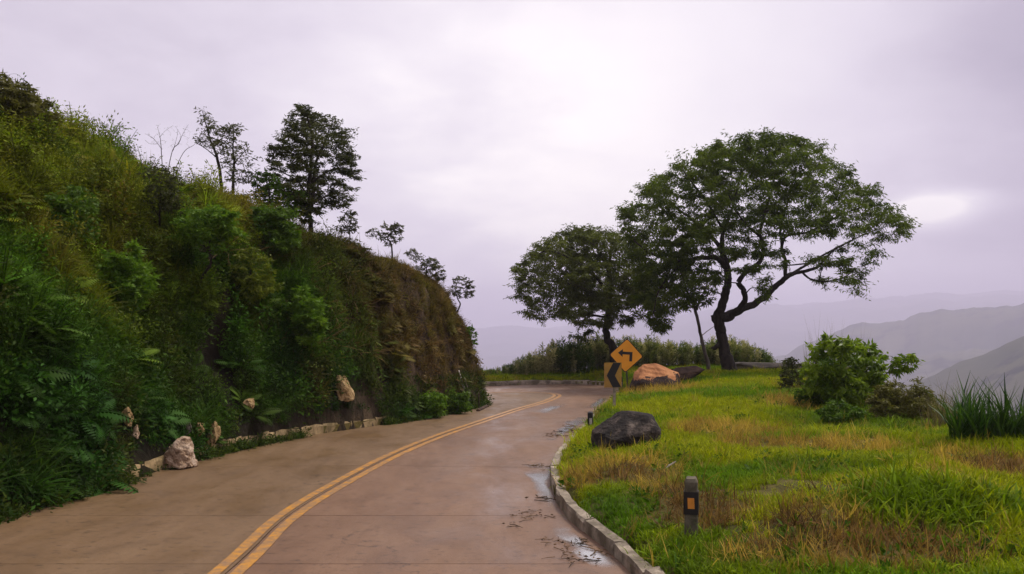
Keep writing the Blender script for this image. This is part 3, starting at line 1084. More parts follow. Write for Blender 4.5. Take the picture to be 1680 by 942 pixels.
def in_patches(x, y, E_, soft=.45, seed=90):
    f_ = np.zeros(len(x))
    wob = (fbm(x * 1.9, y * 1.3, seed, 4) - .5) * 1.5
    for cx, cy, rx, ry in E_:
        q = np.sqrt(((x - cx) / rx) ** 2 + ((y - cy) / ry) ** 2) + wob
        f_ = np.maximum(f_, 1 - ss(1 - soft, 1 + soft, q))
    return f_


def lawn_points(n, near_bias=True, xlo=-4, xhi=13, ylo=4.5, yhi=38, dmin=.10):
    y = ylo + (yhi - ylo) * rng.uniform(0, 1, n * 3) ** (1.7 if near_bias else 1)
    x = rng.uniform(xlo, xhi, n * 3)
    k = (x < .66 * y + 1.5)
    x, y = x[k], y[k]
    d = pdist(x, y, OUT[::2])
    e = pdist(x, y, RIM[::2])
    k = ~inside(x, y, ROADPOLY) & (d > dmin) & ~inside(x, y, HILLPOLY) & (inside(x, y, TOPPOLY) | (e < 1.2))
    x, y = x[k][:n], y[k][:n]
    z, gx, gy = sample(GX, GY, GZ, x, y)
    return x, y, z, gx, gy


def lawn_colour(x, y, straw):
    n_1 = fbm(x * .5, y * .5, 101, 4)
    n_2 = fbm(x * 2.2, y * 1.6, 103, 3)
    c = lerp((.100, .195, .003), (.255, .295, .004), ss(.38, .62, n_1))
    c = c + np.array((.02, .015, 0)) * ss(.5, .7, n_2)[:, None]
    lush = in_patches(x, y, LUSH, .5, 95)
    c = c * (1 - lush[:, None] * .75) + np.array((.065, .145, .006)) * lush[:, None] * .75
    dry = lerp((.42, .29, .055), (.26, .16, .040), ss(.4, .6, n_2))
    c = c * (1 - straw[:, None]) + dry * straw[:, None]
    return c * rng.uniform(.75, 1.25, len(x))[:, None]


def lawn(name, n, protos, size, label, cat, mode):
    x, y, z, gx, gy = lawn_points(n)
    straw = in_patches(x, y, STRAW)
    mown = in_patches(x, y, MOWN, .4, 92)
    r = rng.uniform(0, 1, len(x))
    far = ss(9, 26, y)
    if mode == 'grass':
        k = r < (1 - .80 * mown) * (1 - .45 * straw)
        s = size * rng.lognormal(0, .3, len(x)) * (1 - .5 * straw) * (1 + .25 * far) * (.65 + .8 * fbm(x * .9, y * .9, 111, 3))
        s = s * (1 + 1.0 * in_patches(x, y, LUSH[:1], .4, 93))
        c = lawn_colour(x, y, straw * .45 * rng.uniform(.1, 1.0, len(x)))
        tilt = np.abs(rng.normal(0, .22, len(x)))
    elif mode == 'straw':
        k = r < np.maximum(straw * .85, .04)
        s = size * np.minimum(rng.lognormal(0, .25, len(x)), 1.4) * (1 + .3 * far)
        c = lawn_colour(x, y, np.clip(.8 + .3 * r, 0, 1))
        br = (mown > .3) & (rng.uniform(0, 1, len(x)) < .93)
        c[br] = lerp((.045, .026, .011), (.24, .14, .045), rng.uniform(0, 1, br.sum()))
        tilt = np.abs(rng.normal(.15, .35, len(x)))
    else:
        k = r < .06 + .4 * ss(.5, .65, fbm(x * .7, y * .7, 115, 3)) + .3 * in_patches(x, y, LUSH, .5, 94)
        s = size * np.minimum(rng.lognormal(0, .3, len(x)), 1.35) * (1 + .2 * far)
        c = lerp((.04, .10, .006), (.10, .17, .010), rng.uniform(0, 1, len(x)))
        tilt = np.abs(rng.normal(0, .2, len(x)))
    x, y, z, s, c, tilt = (q[k] for q in (x, y, z, s, c, tilt))
    n = len(x)
    return scatter(name, np.stack([x, y, z], 1), rng.uniform(0, 6.28, n), tilt, rng.uniform(0, 6.28, n), s, c, protos, label, cat)


lawn('grass', 52000, proto_set('lawn_tuft', [proto_grass(26, .085, .55, 1.1, .0065, root=.07) for _ in range(6)], M_BLADE), 1.0,
     'rough green roadside grass on the mound right of the road', 'grass', 'grass')
lawn('straw', 20000, proto_set('straw_tuft', [proto_grass(20, .17, 1.25, .5, .0065, root=.12) for _ in range(5)], M_BLADE), 1.0,
     'flattened dry straw and cut brown grass lying in patches on the lawn', 'straw', 'straw')
lawn('weeds', 7000, proto_set('weed_tuft', [proto_herb(26, .10, .055, .5) for _ in range(3)] + [proto_grass(12, .13, .7, 1.2, .011) for _ in range(3)], M_COVER), .9,
     'low broad-leaved weeds among the lawn grass', 'weeds', 'weeds')

# fringe of weeds creeping over the hill kerb onto the road edge
s_in = np.r_[0, np.cumsum(np.linalg.norm(np.diff(INN, axis=0), axis=1))]
q = rng.uniform(arc_at(INN, iy(INN, 6)), arc_at(INN, iy(INN, 24)), 2600)
px_, py_ = np.interp(q, s_in, INN[:, 0]), np.interp(q, s_in, INN[:, 1])
nI = normals2(INN)
nx_, ny_ = -np.interp(q, s_in, nI[:, 0]), -np.interp(q, s_in, nI[:, 1])
off = -.16 + .42 * rng.uniform(0, 1, len(q)) + .12 * (fbm(q * .9, q * 0, 121, 3) - .5)
keep = rng.uniform(0, 1, len(q)) < np.where((py_ > 14.6) & (py_ < 18.4), np.where(off < .02, .5 * (py_ < 16.2), .06), 1.0)
keep &= ~((py_ > 10.9) & (py_ < 13.2) & (rng.uniform(0, 1, len(q)) < .8))
q, px_, py_, nx_, ny_, off = (k_[keep] for k_ in (q, px_, py_, nx_, ny_, off))
n = len(q)
fx, fy = px_ + nx_ * off, py_ + ny_ * off
fz = np.maximum(sample(HX, HY, HZ, fx, fy)[0], .003)
scatter('roadside_weeds', np.stack([fx, fy, fz], 1), rng.uniform(0, 6.28, n), np.abs(rng.normal(0, .25, n)), rng.uniform(0, 6.28, n), rng.lognormal(-.35, .3, n),
        lerp((.022, .05, .008), (.07, .10, .012), rng.uniform(0, 1, n)), proto_set('roadside_tuft', [proto_herb(34, .17, .06, .55) for _ in range(3)] + [proto_grass(22, .2, .6, 1.1, .010) for _ in range(2)], M_COVER),
        'low weeds creeping from the hill over the kerb onto the road edge', 'weeds')

# litter of twigs and dead leaves in the lawn-side gutter
def proto_twig():
    m_ = MB()
    for _ in range(4):
        a, L = rng.uniform(0, 6.28), rng.uniform(.05, .26)
        p0 = np.array([*rng.normal(0, .06, 2), .008])
        d = np.array([math.cos(a), math.sin(a), rng.normal(0, .06)]) * L
        bend_ = np.array([*rng.normal(0, .015, 2), .006])
        m_.tube([p0, p0 + d * .5 + bend_, p0 + d], (.004, .004, .002), 4, rng.uniform(0, 1), False)
    n_l = 5
    m_.leaves(np.c_[rng.normal(0, .09, (n_l, 2)), np.full(n_l, .008)], np.c_[rng.normal(0, 1, (n_l, 2)), rng.uniform(0, .25, n_l)], .05, .018, rng.uniform(0, 1, n_l))
    return m_


s_out = np.r_[0, np.cumsum(np.linalg.norm(np.diff(OUT, axis=0), axis=1))]
q = rng.uniform(arc_at(OUT, iy(OUT, 5.5)), arc_at(OUT, iy(OUT, 22)), 900)
px_, py_ = np.interp(q, s_out, OUT[:, 0]), np.interp(q, s_out, OUT[:, 1])
nO = normals2(OUT)
off = .02 + np.abs(rng.normal(0, .32, len(q))) * (.6 + .8 * np.exp(-((py_ - 13) / 3.0) ** 2))
fx, fy = px_ - np.interp(q, s_out, nO[:, 0]) * off, py_ - np.interp(q, s_out, nO[:, 1]) * off
keep = rng.uniform(0, 1, len(q)) < ss(.40, .66, fbm(fx * 1.4, fy * .8, 131, 3)) * .22
fx, fy = fx[keep], fy[keep]
n = len(fx)
scatter('debris', np.stack([fx, fy, np.full(n, .004)], 1), np.zeros(n), np.zeros(n), rng.uniform(0, 6.28, n), rng.lognormal(-.35, .3, n),
        lerp((.03, .022, .012), (.20, .125, .06), rng.uniform(0, 1, n)), proto_set('twig_litter', [proto_twig() for _ in range(5)], M_COVER),
        'dead twigs and leaf litter washed into the gutter beside the lawn', 'debris')

# thin film of rain water along the gutter
M_WATER, nd, out = material('rain_water')
pos = pos_of(nd)
edge = nd.new('ShaderNodeAttribute', attribute_name='tint').outputs['Fac']
film = nd.ramp(nd.m('ADD', nd.m('MULTIPLY', nd.noise(pos, 1.6, 4, .55, .4), .75), nd.m('MULTIPLY', edge, .45)), [(.46, (0, 0, 0)), (.74, (1, 1, 1))])
gl = nd.new('ShaderNodeBsdfGlossy')
nd.put(gl.inputs['Roughness'], .22)
fr = nd.new('ShaderNodeFresnel')
fr.inputs[0].default_value = 1.33
tp = nd.new('ShaderNodeBsdfTransparent')
nd.put(tp.inputs[0], nd.mix(film, (1.0, 1.0, 1.0), (.72, .70, .68)))
mx = nd.new('ShaderNodeMixShader')
nd.put(mx.inputs[0], nd.m('MULTIPLY', fr.outputs[0], film))
nd.t.links.new(tp.outputs[0], mx.inputs[1])
nd.t.links.new(gl.outputs[0], mx.inputs[2])
nd.t.links.new(mx.outputs[0], out.inputs[0])


def puddle(pts, label):
    L = crom(np.array(pts + [pts[0]]), 8)[:-1]
    c = L.mean(0)
    a = np.linspace(0, 2 * math.pi, len(L), endpoint=False)
    L = c + (L - c) * (1 + .28 * (fbm(np.cos(a) * 2.2 + c[0], np.sin(a) * 2.2 + c[1], 141, 4) - .5))[:, None]
    m_ = MB()
    n_ = len(L)
    m_.add(np.r_[np.c_[L, np.full(n_, .0035)], [(c[0], c[1], .0042)]], [(i, (i + 1) % n_, n_) for i in range(n_)], np.r_[np.zeros(n_), 1.0])
    props(m_.build('puddle', M_WATER), label, 'puddle', 'rain puddles in the gutter', kind='structure')


g2 = lambda px, py: tuple((np.array([(px - 840), F]) * EYE / (py - HORIZON)))
puddle([g2(*q) for q in ((848, 770), (880, 757), (915, 758), (903, 785), (905, 806), (915, 830), (900, 838), (878, 815), (868, 790))], 'shallow puddle at the kerb where the road narrows')
puddle([g2(*q) for q in ((890, 868), (930, 862), (975, 895), (1030, 930), (990, 940), (935, 905))], 'shallow puddle beside the nearest kerb stones')
puddle([g2(*q) for q in ((925, 690), (955, 683), (968, 690), (945, 702), (915, 722), (893, 726))], 'wet sheen of water below the short black post')
puddle([g2(*q) for q in ((870, 676), (905, 664), (930, 664), (915, 672), (890, 681))], 'wet patch on the lane inside the bend')
puddle([g2(*q) for q in ((960, 668), (985, 652), (1004, 652), (985, 664), (972, 674))], 'thin puddle on the road edge before the chevron sign')

# reeds along the far verge
def proto_reed():
    m_ = MB()
    for _ in range(4):
        x0, y0 = rng.normal(0, .09, 2)
        H_ = rng.uniform(.75, 1.12)
        ln = rng.normal(0, .07, 2)
        t_ = np.linspace(0, 1, 5)
        pts = np.stack([x0 + ln[0] * t_ ** 1.6, y0 + ln[1] * t_ ** 1.6, H_ * t_], 1)
        m_.tube(pts, np.linspace(.011, .004, 5), 3, .35, False)
        n_ = 20
        f_ = rng.uniform(.12, 1, n_)
        b = np.stack([np.interp(f_, t_, pts[:, k]) for k in range(3)], 1)
        a = rng.uniform(0, 6.28, n_)
        d = np.stack([np.cos(a), np.sin(a), rng.uniform(.1, 1.3, n_)], 1)
        m_.leaves(b, d, rng.uniform(.14, .30, n_), rng.uniform(.028, .05, n_), rng.uniform(0, 1, n_))
        n_ = 14
        b = pts[-1] + rng.normal(0, 1, (n_, 3)) * (.02, .02, .06)
        m_.leaves(b, rng.normal(0, .5, (n_, 3)) + (0, 0, 1), .10, .022, rng.uniform(.7, 1, n_))
    return m_


n = 820
x = rng.uniform(-2.6, 13, n)
yb = np.interp(x, [-3, 0, 4, 8, 11, 13], [36.0, 36.6, 37.6, 37.2, 35.6, 34])
y = yb + rng.uniform(-1.0, .9, n)
row = np.interp(840 + F * x / y, [760, 790, 850, 880, 920, 960, 1060, 1140, 1210, 1250, 1275, 1300], [622, 611, 592, 582, 572, 564, 562, 566, 566, 576, 590, 600])
z = ground_z(x, y)
top = EYE + (HORIZON - row) / F * y
s = np.maximum((top - z), .12) * rng.uniform(.5, 1.12, n) * (.78 + .46 * fbm(x * 1.6, y * .5, 151, 3))
keep = (np.sqrt((x - 7.8) ** 2 + (y - 32) ** 2) > 1.3)
x, y, z, s = x[keep], y[keep], z[keep], s[keep]
n = len(x)
scatter('reeds', np.stack([x, y, z], 1), rng.uniform(0, 6.28, n), np.abs(rng.normal(0, .08, n)), rng.uniform(0, 6.28, n), s,
        lerp((.06, .105, .016), (.36, .34, .15), ss(.35, .8, fbm(x * 1.3, y, 153, 3) + rng.normal(0, .13, n))), proto_set('reed_clump', [proto_reed() for _ in range(5)], M_BLADE),
        'thick row of tall reeds growing along the far verge behind the signs', 'reeds')


# ---------------------------------------------------------------- trees and shrubs
def poly_sample(poly, n):
    poly = np.asarray(poly, float)
    lo, hi = poly.min(0), poly.max(0)
    out = []
    while len(out) < 1:
        q = rng.uniform(lo, hi, (n * 2, 2))
        out.extend(q[inside(q[:, 0], q[:, 1], poly)].tolist())
    out = np.array(out)
    pts = [out[0]]
    step = math.sqrt((hi - lo).prod() / n) * .95
    while len(pts) < n:
        for _ in range(60):
            c_ = rng.uniform(lo, hi)
            if inside(c_[0:1], c_[1:2], poly)[0] and (np.hypot(*(np.array(pts) - c_).T) > step).all():
                pts.append(c_)
                break
        else:
            step *= .9
    return np.array(pts)


def plant(name, label, cat, Y0, skel, outline, depth, pads, pad_r, flat, leaves_per, leaf, leaf_w, mat, bark, group=None,
          droop=.5, leaf_out=1.0, twig_r=.022, dome=.6, leaf_name='crown', stem_name='trunk', clear=None, spray=7, radial=False, base=None, sag=.10, dens=None):
    """A tree or shrub standing at distance Y0. The skeleton is listed as (row of points, thickness): px, py, depth offset.
    Twigs grow from the nearest limb to leafy pads that fill the crown."""
    b0 = np.array(base if base is not None else P(skel[0][0][0], skel[0][0][1], Y0 + skel[0][0][2]))
    root = thing(name, b0, label, cat, group)
    wood, nodes, noder = MB(), [], []
    for line in skel:
        pts = np.array([P(q[0], q[1], Y0 + q[2]) for q in line])
        rad = np.array([q[3] for q in line])
        c = crom(np.c_[pts, rad], 7)
        wig = np.stack([fbm(np.arange(len(c)) * .33 + c[0, 0] * 9 + k, np.zeros(len(c)), 161 + k, 3) - .5 for k in range(3)], 1)
        c[:, :3] += wig * np.minimum(.14, c[:, 3:4] * 1.1)
        c[:, 3] *= 1 + .25 * (fbm(np.arange(len(c)) * .5, np.zeros(len(c)) + c[0, 2], 171, 3) - .5)
        k = 9 if rad.max() > .09 else (6 if rad.max() > .03 else 4)
        wood.tube(c[:, :3], np.maximum(c[:, 3], .003), k)
        nodes += c[3:, :3].tolist()
        noder += c[3:, 3].tolist()
    leafm = MB()
    if outline is not None:
        poly = np.asarray(outline, float)
        if pad_r > .5:
            poly = poly.mean(0) + (poly - poly.mean(0)) * .955
        cx, cy = (poly.min(0) + poly.max(0)) / 2
        hw, hh = (poly.max(0) - poly.min(0)) / 2
        q = poly_sample(poly, pads)
        if clear is not None:
            q = q[~np.any([inside(q[:, 0], q[:, 1], h_) for h_ in clear], axis=0)]
        if dens is not None:
            q = q[rng.uniform(0, 1, len(q)) < dens(q[:, 0], q[:, 1])]
        fr = np.sqrt(np.maximum(0.03, 1 - ((q[:, 0] - cx) / hw) ** 2 - dome * ((q[:, 1] - cy) / hh) ** 2))
        off = rng.uniform(-1, 1, len(q)) * depth * fr
        C = np.array([P(a, b, Y0 + o) for (a, b), o in zip(q, off)])
        N = np.array(nodes)
        dn = np.array([np.min(np.sum((N - c) ** 2, 1)) for c in C])
        order = np.argsort(dn)
        noder = list(noder)
        for ci in order:
            c = C[ci]
            N = np.array(nodes)
            dd = N - c
            cost = np.sum(dd ** 2, 1) + np.where(dd[:, 2] > .1, 1.2, 0) * np.abs(dd[:, 2])      # limbs mostly rise into their foliage
            k = int(np.argmin(cost))
            p0 = N[k]
            L = np.linalg.norm(c - p0)
            r0 = min(noder[k] * .75, twig_r * (.5 + .35 * L))
            midp = (p0 + c) / 2 + rng.normal(0, .10, 3) * L + np.array([0, 0, sag * L])
            pts = crom(np.array([p0, midp, c]), 4)
            rr = np.linspace(r0, r0 * .35, len(pts))
            wood.tube(pts, rr, 4, .5, False)
            nodes += pts[2:].tolist()
            noder += rr[2:].tolist()
            # sprays of leaves in a flat pad round the twig's end
            pr = pad_r * rng.uniform(.7, 1.3)
            u = dirs(spray)
            S = c + u * pr * np.array([1, 1, flat]) * rng.uniform(.3, 1, (spray, 1))
            padt = np.clip(rng.normal(.5, .16), .1, .9)
            for sp_ in S:
                wood.tube(np.array([c, (c + sp_) / 2 + rng.normal(0, .03, 3) * pr, sp_]), (r0 * .3, r0 * .22, r0 * .1), 3, .5, False)
            thick = .75 + 1.1 * float(ss(.36, .62, fbm(c[0] * .8 / pad_r * .5 + 3, c[2] * 1.2 / pad_r * .5 + c[1] * .2, 181, 2)))
            n_l = max(3, int(leaves_per * rng.uniform(.7, 1.3) * thick))
            si = rng.integers(0, spray, n_l)
            f_ = rng.uniform(.15, 1.1, n_l)[:, None]
            bp = c * (1 - f_) + S[si] * f_ + rng.normal(0, .10, (n_l, 3)) * pr * np.array([1, 1, .6])
            if radial:
                d = (bp - c) / pr + rng.normal(0, .35, (n_l, 3)) + np.array([0, 0, -droop])
            else:
                d = rng.normal(0, 1, (n_l, 3)) * np.array([1, 1, .45]) * leaf_out + (S[si] - c) / pr * .8 + np.array([0, 0, -droop])
            leafm.leaves(bp, d, leaf * rng.uniform(.6, 1.35, n_l), leaf_w * rng.uniform(.7, 1.3, n_l), np.clip(padt + rng.normal(0, .2, n_l), 0, 1))
    wood.build(stem_name, bark, root, smooth=True)
    if leafm.V:
        leafm.build(leaf_name, mat, root)
    return root


M_LEAF_TREE = leaf_mat('feathery_tree_leaf', (.030, .056, .006), (.12, .16, .016), .45)
M_LEAF_TREE2 = leaf_mat('olive_tree_leaf', (.040, .056, .010), (.13, .15, .028), .45)
M_LEAF_HILL = leaf_mat('dark_hill_leaf', (.022, .032, .009), (.085, .09, .026), .35)
M_LEAF_OLIVE = leaf_mat('pale_olive_leaf', (.035, .042, .016), (.11, .11, .045), .3)
M_LEAF_BRIGHT = leaf_mat('bright_shrub_leaf', (.055, .13, .008), (.14, .235, .020), .42)
M_LEAF_MID = leaf_mat('green_shrub_leaf', (.035, .085, .008), (.10, .17, .014), .4)
M_LEAF_RUST = leaf_mat('rusty_shrub_leaf', (.065, .062, .016), (.17, .165, .036), .35)
M_LEAF_YELLOW = leaf_mat('yellow_green_leaf', (.065, .10, .010), (.19, .22, .020), .4)
M_LEAF_BUSH = leaf_mat('broad_bush_leaf', (.06, .125, .007), (.22, .30, .018), .42, .4, .2)

# the big spreading tree on the mound
plant('spreading_tree', 'large umbrella-crowned tree with a forked dark trunk on the grass mound', 'tree', 32.0,
      [[(1199, 612, 0, .30), (1190, 585, 0, .225), (1186, 560, 0, .20), (1181, 535, 0, .195), (1176, 518, 0, .20)],
       [(1176, 520, 0, .17), (1184, 500, 0, .155), (1192, 478, -.1, .145), (1194, 455, -.1, .135), (1191, 430, 0, .12), (1184, 408, 0, .10), (1188, 380, .1, .07), (1200, 345, .1, .05), (1212, 300, 0, .03), (1220, 262, 0, .018)],
       [(1192, 440, 0, .10), (1178, 425, -.3, .095), (1155, 422, -.6, .085), (1125, 428, -.9, .07), (1095, 425, -1.2, .05), (1065, 415, -1.5, .035), (1040, 395, -1.6, .02)],
       [(1184, 410, 0, .075), (1165, 385, .5, .065), (1135, 360, .9, .05), (1100, 335, 1.2, .035), (1065, 320, 1.4, .02)],
       [(1125, 428, -.9, .045), (1100, 450, -1.0, .035), (1080, 480, -1.1, .025), (1072, 515, -1.1, .014)],
       [(1188, 380, .1, .05), (1165, 340, -.6, .04), (1140, 305, -1.0, .028), (1120, 280, -1.2, .016)],
       [(1178, 520, 0, .16), (1194, 522, -.2, .13), (1209, 510, -.4, .11), (1222, 492, -.6, .10), (1219, 474, -.6, .095), (1212, 462, -.6, .09), (1228, 445, -.6, .085), (1246, 430, -.5, .08), (1252, 408, -.5, .07), (1247, 385, -.5, .06), (1255, 350, -.6, .045), (1268, 305, -.7, .03), (1275, 262, -.7, .016)],
       [(1247, 388, -.5, .045), (1228, 372, -1.0, .04), (1210, 350, -1.4, .03), (1196, 320, -1.6, .02)],
       [(1255, 350, -.6, .04), (1290, 320, .2, .03), (1325, 290, .8, .022), (1345, 268, 1.1, .014)],
       [(1180, 522, 0, .17), (1205, 512, .2, .145), (1235, 500, .4, .13), (1258, 484, .5, .12), (1276, 466, .6, .105), (1294, 452, .6, .09), (1318, 446, .6, .065), (1342, 438, .6, .05), (1354, 424, .6, .038), (1372, 408, .6, .026), (1400, 395, .6, .014)],
       [(1289, 455, .6, .07), (1288, 430, .7, .062), (1283, 405, .8, .055), (1290, 388, .8, .05), (1322, 382, .7, .042), (1352, 368, .6, .036), (1385, 350, .5, .028), (1420, 338, .4, .018)],
       [(1283, 405, .8, .045), (1281, 370, 1.2, .038), (1292, 335, 1.5, .028), (1310, 300, 1.6, .018)],
       [(1316, 447, .6, .04), (1330, 458, .3, .034), (1355, 462, .1, .028), (1385, 455, -.1, .02), (1405, 440, -.2, .012)],
       [(1294, 452, .6, .05), (1340, 425, 1.2, .04), (1385, 400, 1.6, .03), (1430, 380, 1.6, .018), (1465, 368, 1.5, .01)],
       [(1180, 562, 0, .09), (1174, 570, -.1, .075), (1168, 572, -.12, .045)]],
      [(1245, 212), (1290, 216), (1325, 222), (1352, 238), (1375, 262), (1405, 280), (1440, 302), (1468, 325), (1482, 350), (1500, 374), (1470, 385), (1448, 412), (1432, 440), (1412, 482), (1378, 476), (1345, 462),
       (1330, 440), (1300, 425), (1270, 470), (1255, 490), (1238, 490), (1210, 470), (1165, 470), (1140, 475), (1115, 520), (1078, 548), (1050, 520), (1040, 470), (1012, 380), (1010, 348), (1040, 312), (1068, 290), (1108, 262), (1150, 240), (1195, 224)],
      3.4, 560, .62, .58, 215, .155, .036, M_LEAF_TREE, M_BARK, droop=.75, twig_r=.03, spray=8,
      clear=[[(1205, 440), (1240, 455), (1240, 478), (1222, 500), (1200, 470)], [(1295, 400), (1345, 390), (1345, 420), (1310, 436), (1296, 430)]],
      dens=lambda x, y: np.where(y > 385, np.where(x > 1150, .40, .9), np.where(x > 1420, .75, 1.0)))

# its smaller neighbour behind the signs
plant('leaning_tree', 'smaller tree with a crooked trunk and drooping olive crown behind the diamond sign', 'tree', 36.0,
      [[(1012, 612, 0, .20), (1008, 585, 0, .17), (1002, 565, 0, .155), (994, 548, 0, .145), (996, 525, 0, .13), (1000, 500, 0, .12), (1000, 470, 0, .10), (1000, 440, 0, .07), (1002, 405, 0, .04), (1005, 380, 0, .02)],
       [(998, 510, 0, .09), (975, 485, .3, .07), (945, 468, .6, .055), (910, 462, .8, .04), (878, 462, .9, .025), (860, 470, .9, .012)],
       [(1000, 480, 0, .075), (972, 450, -.4, .06), (938, 425, -.8, .045), (900, 412, -1, .03), (865, 425, -1.1, .015)],
       [(1000, 450, 0, .06), (985, 415, .6, .045), (960, 390, .9, .03), (938, 378, 1, .016)],
       [(1000, 470, 0, .07), (1030, 450, .5, .05), (1055, 440, .7, .03)],
       [(996, 520, 0, .06), (972, 518, -.3, .045), (955, 528, -.4, .03), (948, 545, -.4, .016)]],
      [(930, 373), (960, 372), (990, 372), (1020, 378), (1050, 400), (1078, 440), (1075, 500), (1060, 530), (1030, 540), (1008, 530), (985, 545), (955, 560), (942, 545), (955, 520), (925, 520), (880, 525), (862, 512), (850, 480), (838, 450), (845, 432), (870, 412), (900, 388)],
      2.9, 290, .58, .58, 180, .155, .038, M_LEAF_TREE2, M_BARK, droop=.65, twig_r=.03, spray=8, dens=lambda x, y: np.where(y > 500, .5, np.where(x < 870, .75, 1.0)))

plant('slender_tree', 'thin pale-barked sapling forking upward between the two larger trees', 'tree', 33.2,
      [[(1164, 612, 0, .085), (1158, 585, 0, .07), (1150, 550, 0, .062), (1142, 515, 0, .058), (1136, 495, 0, .05), (1126, 475, 0, .04), (1120, 455, 0, .026), (1110, 435, 0, .014)],
       [(1140, 512, 0, .042), (1150, 490, .2, .035), (1158, 470, .2, .024), (1165, 450, .2, .014)],
       [(1138, 500, 0, .03), (1136, 475, -.2, .022), (1140, 450, -.2, .012)],
       [(1150, 552, 0, .02), (1165, 540, .2, .012), (1176, 533, .2, .006)]],
      [(1098, 430), (1172, 430), (1180, 470), (1160, 500), (1120, 505), (1100, 475)], .8, 30, .34, .5, 70, .17, .05, M_LEAF_TREE2, M_PALEBARK, droop=.6, twig_r=.012)


# trees on the hill, each rooted where the hillside is under it
def rim(px, ylo=8.0, yhi=26.0):
    """Where the hillside meets the sky in a pixel column."""
    Y = np.arange(ylo, yhi, .05)
    X = (px - 840) / F * Y
    z = sample(HX, HY, HZ, X, Y)[0]
    k = int(np.argmax((z - EYE) / Y))
    return float(Y[k]), HORIZON - (float(z[k]) - EYE) * F / float(Y[k])


Yt, r_ = rim(512)
plant('hilltop_tree', 'tall dark tree with tiers of foliage and twin stems on the hilltop', 'tree', Yt + .5,
      [[(511, max(372, r_ + 12), 0, .062), (508, 350, 0, .055), (507, 310, 0, .048), (510, 270, 0, .04), (512, 230, 0, .035), (505, 195, 0, .018), (498, 176, 0, .008)],
       [(510, 345, 0, .055), (514, 310, .2, .048), (518, 270, .3, .036), (532, 235, .4, .024), (545, 200, .4, .01)],
       [(509, 330, 0, .03), (490, 300, -.4, .022), (468, 285, -.6, .014), (450, 275, -.7, .007)], [(511, 300, 0, .03), (540, 280, .3, .022), (565, 275, .5, .01)],
       [(512, 335, 0, .026), (540, 320, .5, .018), (572, 318, .7, .008)], [(508, 280, 0, .03), (485, 255, .5, .02), (460, 250, .7, .009)], [(509, 350, 0, .02), (530, 340, .3, .012), (556, 334, .4, .006)]],
      [(488, 172), (504, 176), (518, 186), (535, 192), (552, 190), (556, 205), (573, 214), (572, 240), (578, 262), (583, 305), (566, 318), (574, 334), (550, 340), (530, 330), (522, 362), (496, 364), (470, 340), (446, 300), (450, 285), (442, 246), (462, 232), (470, 205), (482, 195)],
      1.35, 280, .28, .26, 80, .08, .024, M_LEAF_HILL, M_BARK, droop=.25, twig_r=.014, spray=6, dome=.3, sag=.02, dens=lambda x, y: np.where(y > 255, .62, 1.0))

Yt, r_ = rim(360)
plant('twin_sapling', 'sparse young tree with two leaning stems left of the tall hilltop tree', 'tree', Yt + .3,
      [[(364, r_ + 14, 0, .045), (361, 285, 0, .035), (355, 255, 0, .03), (345, 230, 0, .022), (338, 205, 0, .013), (332, 182, 0, .006)],
       [(381, r_ + 24, .3, .04), (383, 290, .3, .032), (384, 265, .3, .024), (382, 240, .3, .016), (384, 206, .3, .007)],
       [(355, 258, 0, .016), (340, 246, -.2, .01), (322, 234, -.3, .005)], [(350, 243, 0, .016), (365, 225, .2, .01), (372, 212, .2, .005)], [(384, 268, .3, .016), (400, 250, .4, .01), (410, 240, .4, .005)]],
      [(326, 178), (344, 184), (352, 205), (372, 210), (388, 202), (386, 225), (384, 236), (408, 236), (414, 262), (412, 300), (378, 300), (370, 270), (352, 245), (322, 236), (334, 222)],
      .5, 90, .20, .4, 24, .085, .026, M_LEAF_OLIVE, M_BARK, droop=.2, twig_r=.010, spray=6)

Yt, r_ = rim(440)
plant('hilltop_shrub', 'loose leafy shrub at the foot of the tall hilltop tree', 'shrub', Yt - .2, [[(444, r_ + 18, 0, .03), (442, 320, 0, .022), (436, 295, 0, .012)], [(442, 325, 0, .02), (462, 308, .1, .012)]],
      [(418, 290), (440, 280), (452, 292), (470, 300), (500, 325), (505, 355), (460, 352), (420, 345)], .7, 55, .22, .4, 42, .09, .034, M_LEAF_MID, M_BARK, leaf_name='foliage', stem_name='stem', twig_r=.01)

Yt, r_ = rim(268)
plant('bare_shrub', 'leafless grey shrub with fine upright twigs on the hill crest', 'shrub', Yt,
      [[(268, r_ + 10, 0, .016), (264, 240, 0, .011), (262, 222, 0, .007), (258, 208, 0, .004)], [(266, 245, 0, .009), (252, 228, -.1, .006), (240, 220, -.1, .003)],
       [(270, r_ + 10, 0, .015), (282, 250, 0, .011), (292, 236, 0, .008), (300, 220, 0, .005), (309, 204, 0, .003)], [(284, 247, 0, .008), (290, 226, .1, .005), (292, 212, .1, .003)],
       [(292, 238, 0, .006), (297, 224, .1, .004), (288, 208, .1, .003)], [(274, r_ + 8, .1, .012), (300, 252, .1, .008), (318, 238, .1, .005), (330, 226, .1, .003)], [(262, 225, 0, .005), (272, 214, 0, .003), (284, 206, 0, .002)], [(258, 236, 0, .005), (246, 236, .1, .003), (238, 230, .1, .002)]],
      [(240, 215), (262, 205), (290, 205), (308, 204), (318, 236), (280, 240), (250, 236)], .3, 26, .12, .9, 0, .03, .01, M_LEAF_RUST, M_TWIG, twig_r=.006, spray=4, leaf_name='foliage', stem_name='stem')

